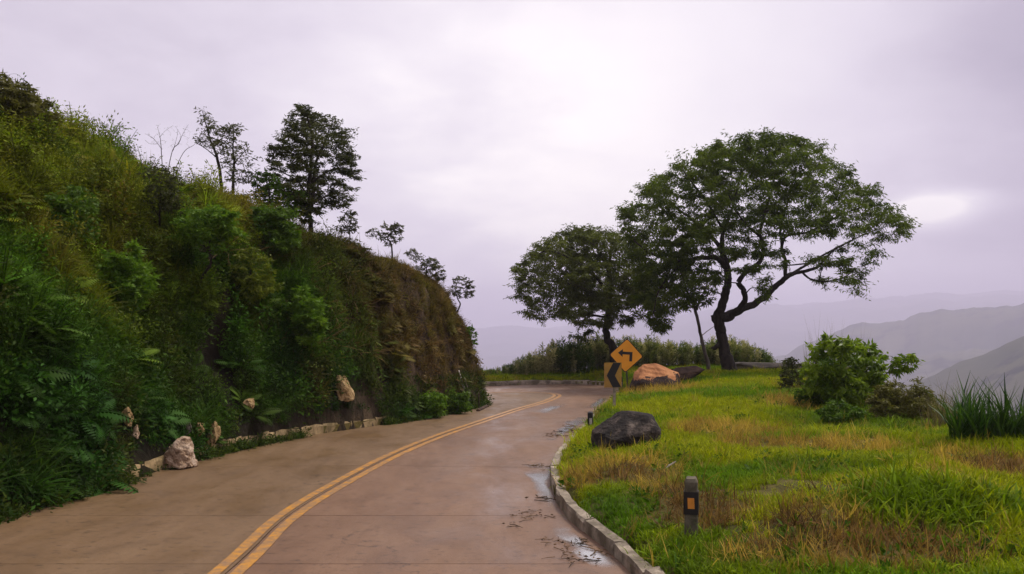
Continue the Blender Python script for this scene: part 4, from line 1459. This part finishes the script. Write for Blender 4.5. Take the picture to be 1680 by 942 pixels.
Yt, r_ = rim(642)
plant('rim_sapling', 'little crooked sapling with a round tuft of leaves standing out on the hill rim', 'sapling', Yt,
      [[(644, r_ + 8, 0, .03), (642, 402, 0, .022), (636, 390, 0, .016), (646, 378, 0, .008)], [(640, 396, 0, .012), (620, 386, 0, .008), (606, 384, 0, .004)]],
      [(632, 370), (656, 368), (658, 392), (640, 402), (625, 392), (600, 390), (604, 376), (622, 380)], .28, 26, .13, .6, 26, .085, .032, M_LEAF_OLIVE, M_BARK, twig_r=.008, spray=5, leaf_name='foliage', stem_name='stem')
Yt, r_ = rim(575)
plant('rim_shrub', 'small upright leafy shrub on the hill rim right of the tall hilltop tree', 'shrub', Yt - .1,
      [[(574, r_ + 8, 0, .018), (574, 372, 0, .012), (577, 352, 0, .006)], [(572, 380, 0, .01), (560, 368, 0, .006)]],
      [(570, 344), (582, 346), (584, 378), (560, 380), (548, 372), (560, 362)], .25, 24, .12, .7, 24, .08, .028, M_LEAF_OLIVE, M_BARK, twig_r=.007, spray=5, leaf_name='foliage', stem_name='stem')
Yt, r_ = rim(706)
plant('rim_shrub', 'wispy shrub with arching sprays at the shoulder of the bluff', 'shrub', Yt,
      [[(700, r_ + 8, 0, .018), (700, 438, 0, .012), (706, 426, 0, .006)], [(702, 442, 0, .012), (716, 440, 0, .008), (730, 452, 0, .004)], [(698, 440, 0, .01), (684, 420, 0, .007), (674, 414, 0, .004)]],
      [(664, 414), (680, 408), (694, 424), (712, 422), (722, 436), (734, 458), (724, 462), (700, 448), (676, 430)], .3, 40, .12, .6, 22, .09, .026, M_LEAF_OLIVE, M_BARK, twig_r=.007, spray=5, leaf_name='foliage', stem_name='stem', droop=.6)
Yt, r_ = rim(752)
plant('cliff_sapling', 'thin sapling with a lollipop ring of leaves leaning out from the edge of the bluff', 'sapling', Yt,
      [[(750, 512, 0, .024), (755, 500, 0, .02), (750, 488, 0, .016), (748, 470, 0, .010), (756, 458, 0, .005)], [(750, 488, 0, .012), (762, 478, 0, .009), (772, 466, 0, .005)], [(751, 490, 0, .008), (765, 488, 0, .005), (776, 487, 0, .003)], [(750, 480, 0, .008), (742, 470, 0, .005)]],
      [(742, 462), (752, 454), (768, 456), (779, 466), (775, 482), (772, 488), (760, 486), (766, 470), (756, 468), (754, 484), (746, 484)], .22, 26, .085, .8, 22, .085, .03, M_LEAF_OLIVE, M_BARK, twig_r=.007, spray=5, leaf_name='foliage', stem_name='stem')
plant('cliff_shrub', 'small leafy shrub overhanging the road from the face of the bluff', 'shrub', 24.4,
      [[(758, 580, 0, .02), (766, 570, -.1, .014), (772, 552, -.1, .008), (774, 542, -.1, .004)], [(764, 572, -.1, .01), (774, 568, -.1, .006)]],
      [(764, 540), (776, 538), (783, 548), (776, 560), (780, 572), (772, 580), (760, 578), (760, 550)], .25, 22, .10, .6, 22, .10, .045, M_LEAF_MID, M_BARK, twig_r=.008, spray=5, leaf_name='foliage', stem_name='stem')


def hill_shrub(name, label, cat, px, py, outline, skel, pads, pad_r, per, leaf, lw, mat, bark=None, flat=.7, depth=.45, fwd=.35, **kw):
    """Shrub rooted on the hill face at the photo pixel (px, py), standing a little proud of it."""
    c = hit(px, py, y0=6, fn=hill_z)
    O_ = np.asarray(outline, float)
    O_ = crom(np.vstack([O_, O_[:1]]), 3)[:-1]
    m0_ = O_.mean(0)
    outline = m0_ + (O_ - m0_) * rng.uniform(.68, 1.22, (len(O_), 1))
    return plant(name, label, cat, c[1] - fwd, [[(px, py + 6, fwd, skel[0]), *[(a, b, o, r) for a, b, o, r in skel[1]]]] + skel[2:], outline, depth, pads, pad_r, flat, per, leaf, lw, mat, bark or M_BARK,
                 leaf_name='foliage', stem_name='stem', **kw)


hill_shrub('bright_shrub', 'broad bright green shrub on the left part of the hillside', 'shrub', 195, 505, [(150, 445), (168, 422), (200, 412), (235, 418), (252, 445), (250, 485), (225, 510), (170, 512), (142, 485)],
           [.03, [(194, 485, .1, .02), (190, 455, 0, .01)]], 90, .16, 70, .085, .034, M_LEAF_BRIGHT, twig_r=.01, droop=.0)
hill_shrub('bright_shrub', 'narrow bright green shrub in the middle of the hillside', 'shrub', 500, 560, [(486, 490), (502, 478), (520, 490), (528, 520), (518, 555), (498, 565), (480, 530)],
           [.03, [(500, 535, .1, .02), (502, 505, 0, .01)]], 60, .17, 60, .09, .034, M_LEAF_BRIGHT, twig_r=.01, droop=.0)
hill_shrub('crooked_sapling', 'sapling with a bare crooked stem and light green crown on the hillside', 'sapling', 322, 478, [(292, 360), (315, 345), (345, 340), (378, 348), (390, 372), (372, 398), (340, 402), (305, 395)],
           [.028, [(332, 455, .2, .026), (346, 432, .05, .024), (343, 405, 0, .018), (350, 375, 0, .009)], [(346, 428, 0, .014), (356, 400, 0, .010), (368, 380, 0, .005)], [(344, 412, 0, .012), (325, 395, 0, .008), (308, 380, 0, .004)]],
           70, .19, 50, .085, .032, M_LEAF_BRIGHT, M_BARK, twig_r=.010, flat=.5)
hill_shrub('dark_sapling', 'thin dark sapling rising through the scrub near the hill crest', 'sapling', 262, 390, [(240, 282), (262, 270), (288, 285), (292, 330), (272, 352), (242, 335)],
           [.026, [(262, 350, .1, .022), (264, 310, 0, .014), (260, 285, 0, .007)], [(262, 345, .1, .012), (278, 315, 0, .006)], [(263, 360, .1, .012), (246, 330, 0, .006)]], 38, .18, 28, .08, .028, M_LEAF_HILL, twig_r=.010)
hill_shrub('leaning_sapling', 'slim sapling with a thin stem at the far left of the hillside', 'sapling', 122, 465, [(84, 330), (118, 312), (152, 322), (160, 365), (130, 392), (92, 380)],
           [.024, [(128, 435, .1, .02), (126, 400, 0, .016), (122, 360, 0, .010), (118, 335, 0, .005)], [(126, 395, 0, .010), (142, 365, 0, .005)]], 50, .17, 42, .08, .030, M_LEAF_MID, twig_r=.009)
hill_shrub('crest_bush', 'dense dark bush crowning the top left corner of the hill', 'bush', 30, 215, [(-30, 150), (0, 132), (28, 138), (52, 150), (72, 172), (88, 200), (70, 228), (20, 235), (-30, 230)],
           [.03, [(28, 190, .1, .02), (24, 160, 0, .01)], [(30, 195, .1, .012), (36, 150, 0, .006), (40, 126, 0, .003)], [(30, 195, .1, .012), (60, 175, 0, .006)]], 110, .19, 60, .085, .030, M_LEAF_RUST, twig_r=.010, depth=.8, flat=.5, droop=.3)
hill_shrub('yellow_shrub', 'yellowish shrub spilling down the middle of the slope', 'shrub', 410, 480, [(370, 420), (405, 408), (440, 420), (452, 455), (430, 482), (385, 480)],
           [.024, [(410, 462, .1, .016), (412, 440, 0, .008)]], 60, .17, 60, .075, .024, M_LEAF_YELLOW, twig_r=.008)
hill_shrub('leafy_shrub', 'green leafy shrub on the slope under the tall hilltop tree', 'shrub', 450, 420, [(415, 350), (450, 340), (480, 352), (486, 385), (460, 412), (425, 405)],
           [.026, [(450, 395, .1, .018), (452, 370, 0, .009)]], 60, .18, 56, .085, .032, M_LEAF_MID, twig_r=.009)
hill_shrub('roadside_shrub', 'low rounded green shrub at the road edge under the rocky nose of the bluff', 'shrub', 708, 678, [(690, 650), (705, 640), (722, 645), (730, 668), (715, 682), (692, 680)],
           [.02, [(708, 670, .1, .012), (708, 655, 0, .006)]], 42, .16, 60, .085, .034, M_LEAF_BRIGHT, twig_r=.007, depth=.3)
hill_shrub('roadside_shrub', 'low bushy green shrub beside the last kerb stones of the bluff', 'shrub', 745, 672, [(730, 650), (748, 642), (764, 650), (768, 668), (750, 676), (732, 674)],
           [.02, [(746, 664, .1, .012), (747, 652, 0, .006)]], 36, .15, 60, .085, .034, M_LEAF_MID, twig_r=.007, depth=.3)


# shrubs on the mound
def mound_plant(name, label, cat, px, py, outline, skel, depth, pads, pad_r, flat, per, leaf, lw, mat, bark=None, **kw):
    c = hit(px, py, fn=ground_z)
    return plant(name, label, cat, float(c[1]), [[(px, py + 2, 0, skel[0]), *skel[1]]] + skel[2:], outline, depth, pads, pad_r, flat, per, leaf, lw, mat, bark or M_BARK, leaf_name='foliage', stem_name='stem', **kw)


mound_plant('leafy_bush', 'large bright green broad-leaved bush with a side branch on the right of the mound', 'bush', 1392, 668,
            [(1322, 600), (1330, 575), (1352, 558), (1385, 556), (1415, 565), (1440, 572), (1450, 590), (1445, 620), (1425, 650), (1395, 668), (1350, 650), (1322, 635)],
            [.035, [(1388, 640, 0, .028), (1380, 600, 0, .016), (1375, 575, 0, .008)], [(1389, 645, 0, .02), (1420, 610, 0, .012), (1445, 590, 0, .006)], [(1388, 645, 0, .02), (1350, 615, .1, .012), (1335, 590, .1, .006)]],
            .62, 105, .15, .7, 46, .13, .048, M_LEAF_BUSH, radial=True, droop=.35, twig_r=.012, spray=5)
c_b = hit(1392, 668, fn=ground_z)
plant('leafy_branch_shrub', 'long leafy branch reaching out to the right beside the big green bush', 'shrub', float(c_b[1]) + .25,
      [[(1425, 660, 0, .02), (1440, 632, 0, .016), (1458, 610, 0, .012), (1478, 598, 0, .009), (1496, 592, 0, .005), (1508, 588, 0, .003)], [(1458, 611, 0, .008), (1462, 596, 0, .005), (1464, 584, 0, .003)], [(1478, 598, 0, .006), (1486, 588, 0, .004)]],
      [(1456, 580), (1470, 584), (1490, 580), (1512, 584), (1508, 596), (1490, 604), (1474, 612), (1460, 606)], .12, 16, .11, .7, 16, .14, .05, M_LEAF_BUSH, M_BARK, radial=True, droop=.45, twig_r=.007, spray=4, leaf_name='foliage', stem_name='stem')
mound_plant('dark_shrub', 'small dark shrub at the end of the grey rock slab', 'shrub', 1300, 640, [(1286, 600), (1298, 580), (1312, 598), (1318, 625), (1305, 642), (1282, 635)],
            [.02, [(1300, 620, 0, .014), (1299, 595, 0, .006)]], .4, 42, .16, .7, 44, .075, .026, M_LEAF_HILL, twig_r=.008)
mound_plant('russet_shrub', 'yellowish brown shrub just right of the big green bush', 'shrub', 1452, 686, [(1425, 655), (1448, 632), (1480, 630), (1492, 660), (1480, 688), (1440, 690)],
            [.02, [(1454, 665, 0, .012), (1458, 645, 0, .006)]], .45, 60, .13, .7, 56, .07, .02, M_LEAF_RUST, twig_r=.007)
mound_plant('russet_shrub', 'feathery olive shrub between the brown shrub and the tall blades', 'shrub', 1510, 690, [(1488, 650), (1502, 622), (1522, 640), (1545, 660), (1552, 690), (1520, 698), (1492, 694)],
            [.02, [(1510, 668, 0, .012), (1508, 640, 0, .006)]], .45, 64, .13, .8, 50, .075, .018, M_LEAF_RUST, twig_r=.007)
mound_plant('low_shrub', 'low green shrub in front of the big bush', 'shrub', 1375, 696, [(1345, 675), (1370, 660), (1405, 668), (1425, 690), (1400, 702), (1355, 700)],
            [.016, [(1376, 686, 0, .01), (1378, 672, 0, .005)]], .35, 48, .11, .6, 46, .07, .028, M_LEAF_MID, twig_r=.006)
mound_plant('low_shrub', 'low dark shrub at the left foot of the big bush', 'shrub', 1335, 664, [(1310, 640), (1332, 628), (1352, 640), (1358, 662), (1330, 670), (1308, 664)],
            [.016, [(1335, 654, 0, .01), (1336, 642, 0, .005)]], .35, 44, .12, .6, 44, .075, .028, M_LEAF_MID, twig_r=.006)


def blade_plant(name, label, cat, px, py, rx, h, n, w_, lo, hi, spread=.16, bend=.35):
    c = hit(px, py, fn=ground_z)
    root = thing(name, c, label, cat)
    m_ = MB()
    for _ in range(n):
        sub = MB()
        blades(sub, 9, h * rng.uniform(.45, 1.15), spread, bend, w_, segs=3, root=.07)
        V = np.vstack(sub.V)
        o = np.array([rng.normal(0, rx * .5), rng.normal(0, rx * .35), 0])
        m_.add(V + c + o, (np.concatenate(sub.fl).reshape(-1, 4)), np.concatenate(sub.T))
    m_.build('blade', leaf_mat(name + '_leaf', lo, hi, .3, .45, .3), root)


blade_plant('sword_grass', 'tall dark clump of sword-like grass at the right edge of the mound', 'grass clump', 1605, 722, .42, .70, 44, .026, (.014, .045, .008), (.06, .13, .016), .26, .65)
blade_plant('sword_grass', 'second tall clump of sword-like grass cut by the right edge of the photo', 'grass clump', 1668, 722, .32, .62, 30, .026, (.014, .040, .008), (.06, .115, .018), .28, .7)
blade_plant('dry_plume_grass', 'dry feathery grass stalks rising behind the big green bush', 'grass clump', 1352, 640, .55, 1.45, 26, .008, (.09, .07, .03), (.22, .18, .09), .10, .25)
blade_plant('dry_stalks', 'pale dry stalks between the olive shrub and the sword grass', 'grass clump', 1560, 700, .30, .70, 22, .008, (.08, .065, .025), (.22, .18, .08), .2, .4)


# ---------------------------------------------------------------- rocks
def rock(name, label, c, size, mat, seed, cuts=14, rough=.05, sub=5, rot=0.0, cat='rock', group=None, pts=None):
    """Angular boulder: the hull of a handful of corner points, cut fine and roughened along its faces."""
    r = np.random.default_rng(seed)
    if pts is None:
        pts = r.normal(size=(cuts, 3))
        pts /= np.linalg.norm(pts, axis=1)[:, None]
        pts *= r.uniform(.85, 1.1, (cuts, 1))
        pts = (pts - (pts.max(0) + pts.min(0)) / 2) / ((pts.max(0) - pts.min(0)) / 2)
    bm = bmesh.new()
    for p in pts:
        bm.verts.new(tuple(p))
    hull = bmesh.ops.convex_hull(bm, input=bm.verts)
    bmesh.ops.delete(bm, geom=list({g for g in hull['geom_interior'] + hull['geom_unused'] if isinstance(g, bmesh.types.BMVert)}), context='VERTS')
    bmesh.ops.bevel(bm, geom=list(bm.edges), offset=.05, segments=1, affect='EDGES', profile=.5)
    bmesh.ops.triangulate(bm, faces=bm.faces)
    for _ in range(sub):
        long_ = [e for e in bm.edges if e.calc_length() > .11]
        if not long_:
            break
        bmesh.ops.subdivide_edges(bm, edges=long_, cuts=1)
        bmesh.ops.triangulate(bm, faces=bm.faces)
    bm.normal_update()
    V = np.array([v_.co[:] for v_ in bm.verts])
    N = np.array([v_.normal[:] for v_ in bm.verts])
    q = fbm(V[:, 0] * 2.1 + V[:, 2] + seed, V[:, 1] * 2.1 - V[:, 2] * 1.3, seed, 5) - .5
    led = np.abs(fbm(V[:, 2] * 3.3 + V[:, 0] * 1.1 + seed, V[:, 1] * 2.2, seed + 3, 4) - .5)
    V = V + N * (q * rough * 3.2 - led * rough * 3.0)[:, None]
    V = V * np.asarray(size)
    cr, sr = math.cos(rot), math.sin(rot)
    V = V @ np.array([[cr, sr, 0], [-sr, cr, 0], [0, 0, 1]])
    for v_, p in zip(bm.verts, V):
        v_.co = p
    me = bpy.data.meshes.new(name)
    bm.to_mesh(me)
    bm.free()
    me.materials.append(mat)
    o = bpy.data.objects.new(name, me)
    o.location = tuple(float(q) for q in c)
    COL.objects.link(o)
    return props(o, label, cat, group)


def rock_at(px0, py0, px1, py1, Y, depth):
    """Centre and half sizes of a rock that fills a photo rectangle at distance Y."""
    a, b = P(px0, py0, Y), P(px1, py1, Y)
    return (a + b) / 2, (abs(b[0] - a[0]) / 2, depth, abs(a[2] - b[2]) / 2)


c0 = hit(1026, 738, fn=ground_z)
c, s = rock_at(973, 679, 1080, 742, c0[1] + .25, .36)
rock('boulder', 'dark lichen-stained boulder lying on the grass beside the road', c - (0, 0, .06), (s[0] * 1.03, s[1], s[2] * 1.36), M_DARKROCK, 11, 26, .05, 6, .2)
c0 = hit(1075, 640, fn=ground_z)
c, s = rock_at(1036, 597, 1114, 642, c0[1] + .8, .7)
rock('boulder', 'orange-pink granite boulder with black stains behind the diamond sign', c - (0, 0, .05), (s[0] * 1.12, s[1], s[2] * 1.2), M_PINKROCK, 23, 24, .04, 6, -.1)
c, s = rock_at(1100, 601, 1152, 626, c0[1] + 2.2, .4)
rock('low_rock', 'low dark brown rock against the right end of the orange boulder', c, (s[0] * 1.1, s[1], s[2] * 1.1), M_BROWNROCK, 31, 16, .07, 5)
c, s = rock_at(1200, 594, 1318, 622, 33.5, 1.3)
rock('rock_slab', 'flat grey rock outcrop on the mound right of the big tree', c - (0, 0, .05), (s[0] * 1.15, s[1], s[2] * 1.15), M_GREYROCK, 41, 22, .04, 5)
c, s = rock_at(1450, 618, 1530, 690, 19.5, .8)
rock('rock_slab', 'dull brown rock shoulder behind the brown shrubs', c - (0, 0, .25), (s[0] * 1.2, s[1], s[2] * .9), M_GREYROCK, 47, 20, .05, 5)


def hill_rock(label, px0, py0, px1, py1, mat, seed, depth, fwd, name='rock', **kw):
    cx, cy = (px0 + px1) / 2, (py0 + py1) / 2
    h_ = hit(cx, cy, y0=6, fn=hill_z)
    c, s = rock_at(px0, py0, px1, py1, h_[1] - fwd, depth)
    return rock(name, label, c, (s[0] * 1.08, s[1], s[2] * 1.12), mat, seed, **kw)


ROCK_MATS = {'pale': M_PALEROCK, 'ochre': M_OCHREROCK, 'grey': M_GREYROCK}
for lab_, x0_, y0_, x1_, y1_, m_n, seed_, dep_, fwd_, kw_ in HILL_ROCKS:
    hill_rock(lab_, x0_, y0_, x1_, y1_, ROCK_MATS[m_n], seed_, dep_, fwd_, **kw_)

# ---------------------------------------------------------------- signs, posts
M_SIGN = plain('amber_sign_face', (.70, .28, .008), (.76, .32, .012), .45, .4, 3)
M_SIGN_OLD = plain('faded_sign_face', (.25, .14, .035), (.46, .25, .03), .55, .35, 4)
M_BLACK = plain('black_sign_paint', (.008, .007, .007), (.014, .012, .011), .5, .35, 6)
M_POST = plain('weathered_post', (.16, .13, .10), (.34, .29, .22), .75, .25, 9)
M_STEEL = plain('dull_steel_post', (.05, .045, .04), (.12, .105, .09), .5, .5, 9, .4)
M_CONC = plain('mossy_concrete_post', (.04, .038, .022), (.15, .13, .09), .85, .2, 7, 0, .01)
M_REFL = plain('amber_reflector', (.50, .17, .012), (.66, .27, .03), .3, .6, 9)
M_WHITE = plain('flaking_white_paint', (.30, .26, .22), (.62, .57, .52), .65, .3, 8)


def plate(name, poly, y, thick, mat, parent, to):
    """Flat plate with real thickness; outline given in the sign's own plane."""
    m_ = MB()
    n = len(poly)
    fr = np.array([to(a, b, y) for a, b in poly])
    bk = np.array([to(a, b, y + thick) for a, b in poly])
    m_.add(np.r_[fr, bk], [tuple(range(n)), tuple(range(n, 2 * n))[::-1]] + [(i, n + i, n + (i + 1) % n, (i + 1) % n) for i in range(n)])
    return m_.build(name, mat, parent)


def offset_diamond(r):
    k = 5
    out = []
    cr = .055
    for a in range(4):
        th = math.pi / 2 * a
        cx, cz = (r - cr * 1.414) * math.cos(th), (r - cr * 1.414) * math.sin(th)
        for t_ in np.linspace(-math.pi / 4, math.pi / 4, k):
            out.append((cx + cr * math.cos(th + t_), cz + cr * math.sin(th + t_)))
    return out


c = hit(1031, 640, fn=ground_z)
Ys = float(c[1])
ds = thing('warning_sign', c, 'amber diamond sign with a black left-turn arrow on a thin post', 'road sign')
ctr = P(1027.5, 583.5, Ys)
half = 28.5 / F * Ys
leanx = (1027.5 - 1032.5) / (640 - 583.5)
yaw = math.radians(4)
tip = .06


def dplane(a, b, y):
    a2, b2 = a * math.cos(tip) + b * math.sin(tip), -a * math.sin(tip) + b * math.cos(tip)
    return ctr + np.array([a2 * math.cos(yaw) - y * math.sin(yaw), a2 * math.sin(yaw) + y * math.cos(yaw), b2])


m_ = MB()
topp = P(1024.5, 556, Ys) + (0, .045, 0)
m_.tube([c + (.0, .045, -.25), (c + topp) / 2 + (.0, .045 / 2, 0), topp], .026, 8)
m_.build('post', M_STEEL, ds, smooth=True)
pb = plate('border', offset_diamond(half), 0, .012, M_BLACK, ds, dplane)
plate('face', offset_diamond(half * .945), -.003, .003, M_SIGN, ds, dplane)
h = half
arrow = [(-.50, .10), (-.22, .33), (-.22, .18), (.36, .18), (.36, -.36), (.19, -.36), (.19, .02), (-.22, .02), (-.22, -.13)]
plate('arrow', [(a * h * .98 - .0, b * h + .04 * h) for a, b in arrow], -.006, .003, M_BLACK, ds, dplane)

c = hit(1008.5, 671, fn=ground_z)
Ys = float(c[1])
cs = thing('chevron_sign', c, 'faded square board with a thick black chevron pointing left on a pale short post', 'road sign')
a0 = P(1005.5, 615.5, Ys)
hw, hh = 14.3 / F * Ys, 20.5 / F * Ys
yaw2 = math.radians(-6)


def cplane(a, b, y):
    return a0 + np.array([a * math.cos(yaw2) - y * math.sin(yaw2), a * math.sin(yaw2) + y * math.cos(yaw2), b + a * .02])


m_ = MB()
m_.box((c + a0 + (.03, .05, .0)) / 2 + (.0, .02, -.1), (.062, .055, abs(a0[2] - c[2]) + .62), None)
m_.build('post', M_POST, cs)
plate('board', [(-hw, -hh), (hw, -hh), (hw, hh), (-hw, hh)], 0, .018, M_SIGN_OLD, cs, cplane)
chev = [(-.70, -.03), (.02, .98), (.93, .98), (.24, -.05), (.95, -.98), (-.02, -.98)]
plate('chevron', [(a * hw, b * hh) for a, b in chev], -.005, .004, M_BLACK, cs, cplane)

# delineator posts
def delineator(px, py, htop, wpx, label, full, name='marker_post'):
    c = hit(px, py, fn=ground_z)
    root = thing(name, c, label, 'post', 'roadside marker posts')
    Y = float(c[1])
    wv = wpx / F * Y
    ht = (py - htop) / F * Y
    rz = math.radians(-14)
    R_ = np.array([[math.cos(rz), -math.sin(rz), 0], [math.sin(rz), math.cos(rz), 0], [0, 0, 1]])
    def block(z0, z1, w0, w1, grow, nm, mat, topslope=0.0):
        bm_ = MB()
        k = .18
        def ringv(w_, z, sl=0):
            a = w_ / 2 + grow
            q = a * (1 - k)
            pts = np.array([(-q, -a), (q, -a), (a, -q), (a, q), (q, a), (-q, a), (-a, q), (-a, -q)])
            zz = z + sl * pts[:, 1] / a
            return np.c_[pts, zz] @ R_.T + c
        V = np.r_[ringv(w0, z0), ringv(w1, z1), ringv(w1 * .72, z1 + .022 + topslope, .006)]
        f_ = [(i, (i + 1) % 8, 8 + (i + 1) % 8, 8 + i) for i in range(8)] + [(8 + i, 8 + (i + 1) % 8, 16 + (i + 1) % 8, 16 + i) for i in range(8)] + [tuple(range(16, 24)), tuple(range(7, -1, -1))]
        bm_.add(V, f_)
        return bm_.build(nm, mat, root)
    if full:
        block(-.2, ht - .02, wv * .94, wv * .90, 0, 'post', M_CONC, .01)
        block(ht * .42, ht * .80, wv * .98, wv * .96, .004, 'band', M_BLACK, -.018)
        e = wv * .5
        z0, z1 = ht * .52, ht * .70
        fr = np.array([(-e * .42, -e * 1.13, z0), (e * .52, -e * 1.13, z0), (e * .46, -e * 1.13, z1), (-e * .46, -e * 1.13, z1)])
        bk = fr + (0, .012, 0)
        m2 = MB()
        m2.add(np.r_[fr, bk] @ R_.T + c, [(0, 1, 2, 3), (7, 6, 5, 4), (0, 4, 5, 1), (1, 5, 6, 2), (2, 6, 7, 3), (3, 7, 4, 0)])
        m2.build('reflector', M_REFL, root)
    else:
        block(-.2, ht - .02, wv, wv * .95, 0, 'post', M_BLACK)
        e = wv * .5
        fr = np.array([(-e * .2, -e * 1.04, ht * .2), (e * .8, -e * 1.04, ht * .2), (e * .8, -e * 1.04, ht * .6), (-e * .2, -e * 1.04, ht * .6)])
        m2 = MB()
        m2.add(np.r_[fr, fr + (0, .01, 0)] @ R_.T + c, [(0, 1, 2, 3), (7, 6, 5, 4), (0, 4, 5, 1), (1, 5, 6, 2), (2, 6, 7, 3), (3, 7, 4, 0)])
        m2.build('stripe', M_WHITE, root)


delineator(1134, 884, 787, 23, 'concrete marker post with black band and amber reflector in the cut grass', True)
delineator(968.5, 701, 676, 8.5, 'short black marker post at the road edge above the dark boulder', False)
delineator(1018.5, 640, 618, 6, 'little black marker post just right of the chevron board', False)

# leaning pale pole and thin stake at the nose of the bluff
c = hit(764, 645, y0=8, fn=hill_z)
Yp = min(float(c[1]), 23.2) - .12
t = thing('leaning_pole', P(765, 650, Yp), 'pale pole leaning against the rocky end of the bluff', 'pole')
m_ = MB()
m_.tube([P(767, 655, Yp), P(760, 634, Yp + .02), P(752, 608, Yp + .12)], (.036, .034, .033), 7)
m_.build('pole', M_WHITE, t, smooth=True)
m_ = MB()
m_.tube([P(771, 651, Yp + .05), P(766, 634, Yp + .12), P(762, 620, Yp + .2)], (.026, .026, .022), 6)
m_.build('lath', M_POST, t, smooth=True)
m_ = MB()
pz = g2(785.5, 671)
m_.tube([(pz[0], pz[1], -.1), (pz[0] + .005, pz[1], .2), (pz[0] - .005, pz[1], .42)], (.018, .017, .015), 6)
props(m_.build('stake', M_BROWNROCK, smooth=True), 'thin dark stake standing at the tip of the bluff kerb', 'stake')
# little kerbed drain apron beside the stake
loop = crom(np.array([g2(*q) for q in ((781, 662), (792, 660.5), (801, 663.5), (800, 666.5), (792, 671), (784, 675))]), 5)
root_d = thing('drain_apron', (*loop.mean(0), 0), 'small pale drain apron with a dark raised rim at the tip of the bluff', 'drain')
m_ = MB()
m_.tube(np.c_[loop, np.full(len(loop), .02)], .045, 6)
m_.build('rim', M_BROWNROCK, root_d, smooth=True)
m_ = MB()
k = len(loop)
m_.add(np.r_[np.c_[loop, np.full(k, .006)], [(*loop.mean(0), .006)]], [(i, i + 1, k) for i in range(k - 1)] + [(k - 1, 0, k)])
m_.build('apron', M_KERB, root_d)

# a scrap of white litter in the grass
c = hit(1101, 772, fn=ground_z)
m_ = MB()
p0, p1 = c + (-.07, .0, .03), c + (.055, .02, .10)
m_.tube(np.linspace(p0, p1, 6) + rng.normal(0, .004, (6, 3)), (.004, .010, .012, .010, .012, .005), 5)
props(m_.build('litter_scrap', M_WHITE), 'scrap of white litter lying in the grass above the marker post', 'litter')

# ---------------------------------------------------------------- air
M_HAZE = bpy.data.materials.new('haze')
M_HAZE.use_nodes = True
nd = Nodes(M_HAZE.node_tree)
out = nd.new('ShaderNodeOutputMaterial')
pv = nd.new('ShaderNodeVolumePrincipled')
pv.inputs['Color'].default_value = (.80, .76, .95, 1)
pv.inputs['Density'].default_value = .00036
pv.inputs['Anisotropy'].default_value = .1
nd.t.links.new(pv.outputs[0], out.inputs['Volume'])
m_ = MB()
lo, hi = FAR_LOW - 1.5, max(FAR_HIGH, 20) + 4
m_.box((0, 0, (lo + hi) / 2), (18400, 18400, hi - lo))
props(m_.build('haze', M_HAZE), 'thin lavender mountain haze filling the valley air', 'haze', kind='stuff')
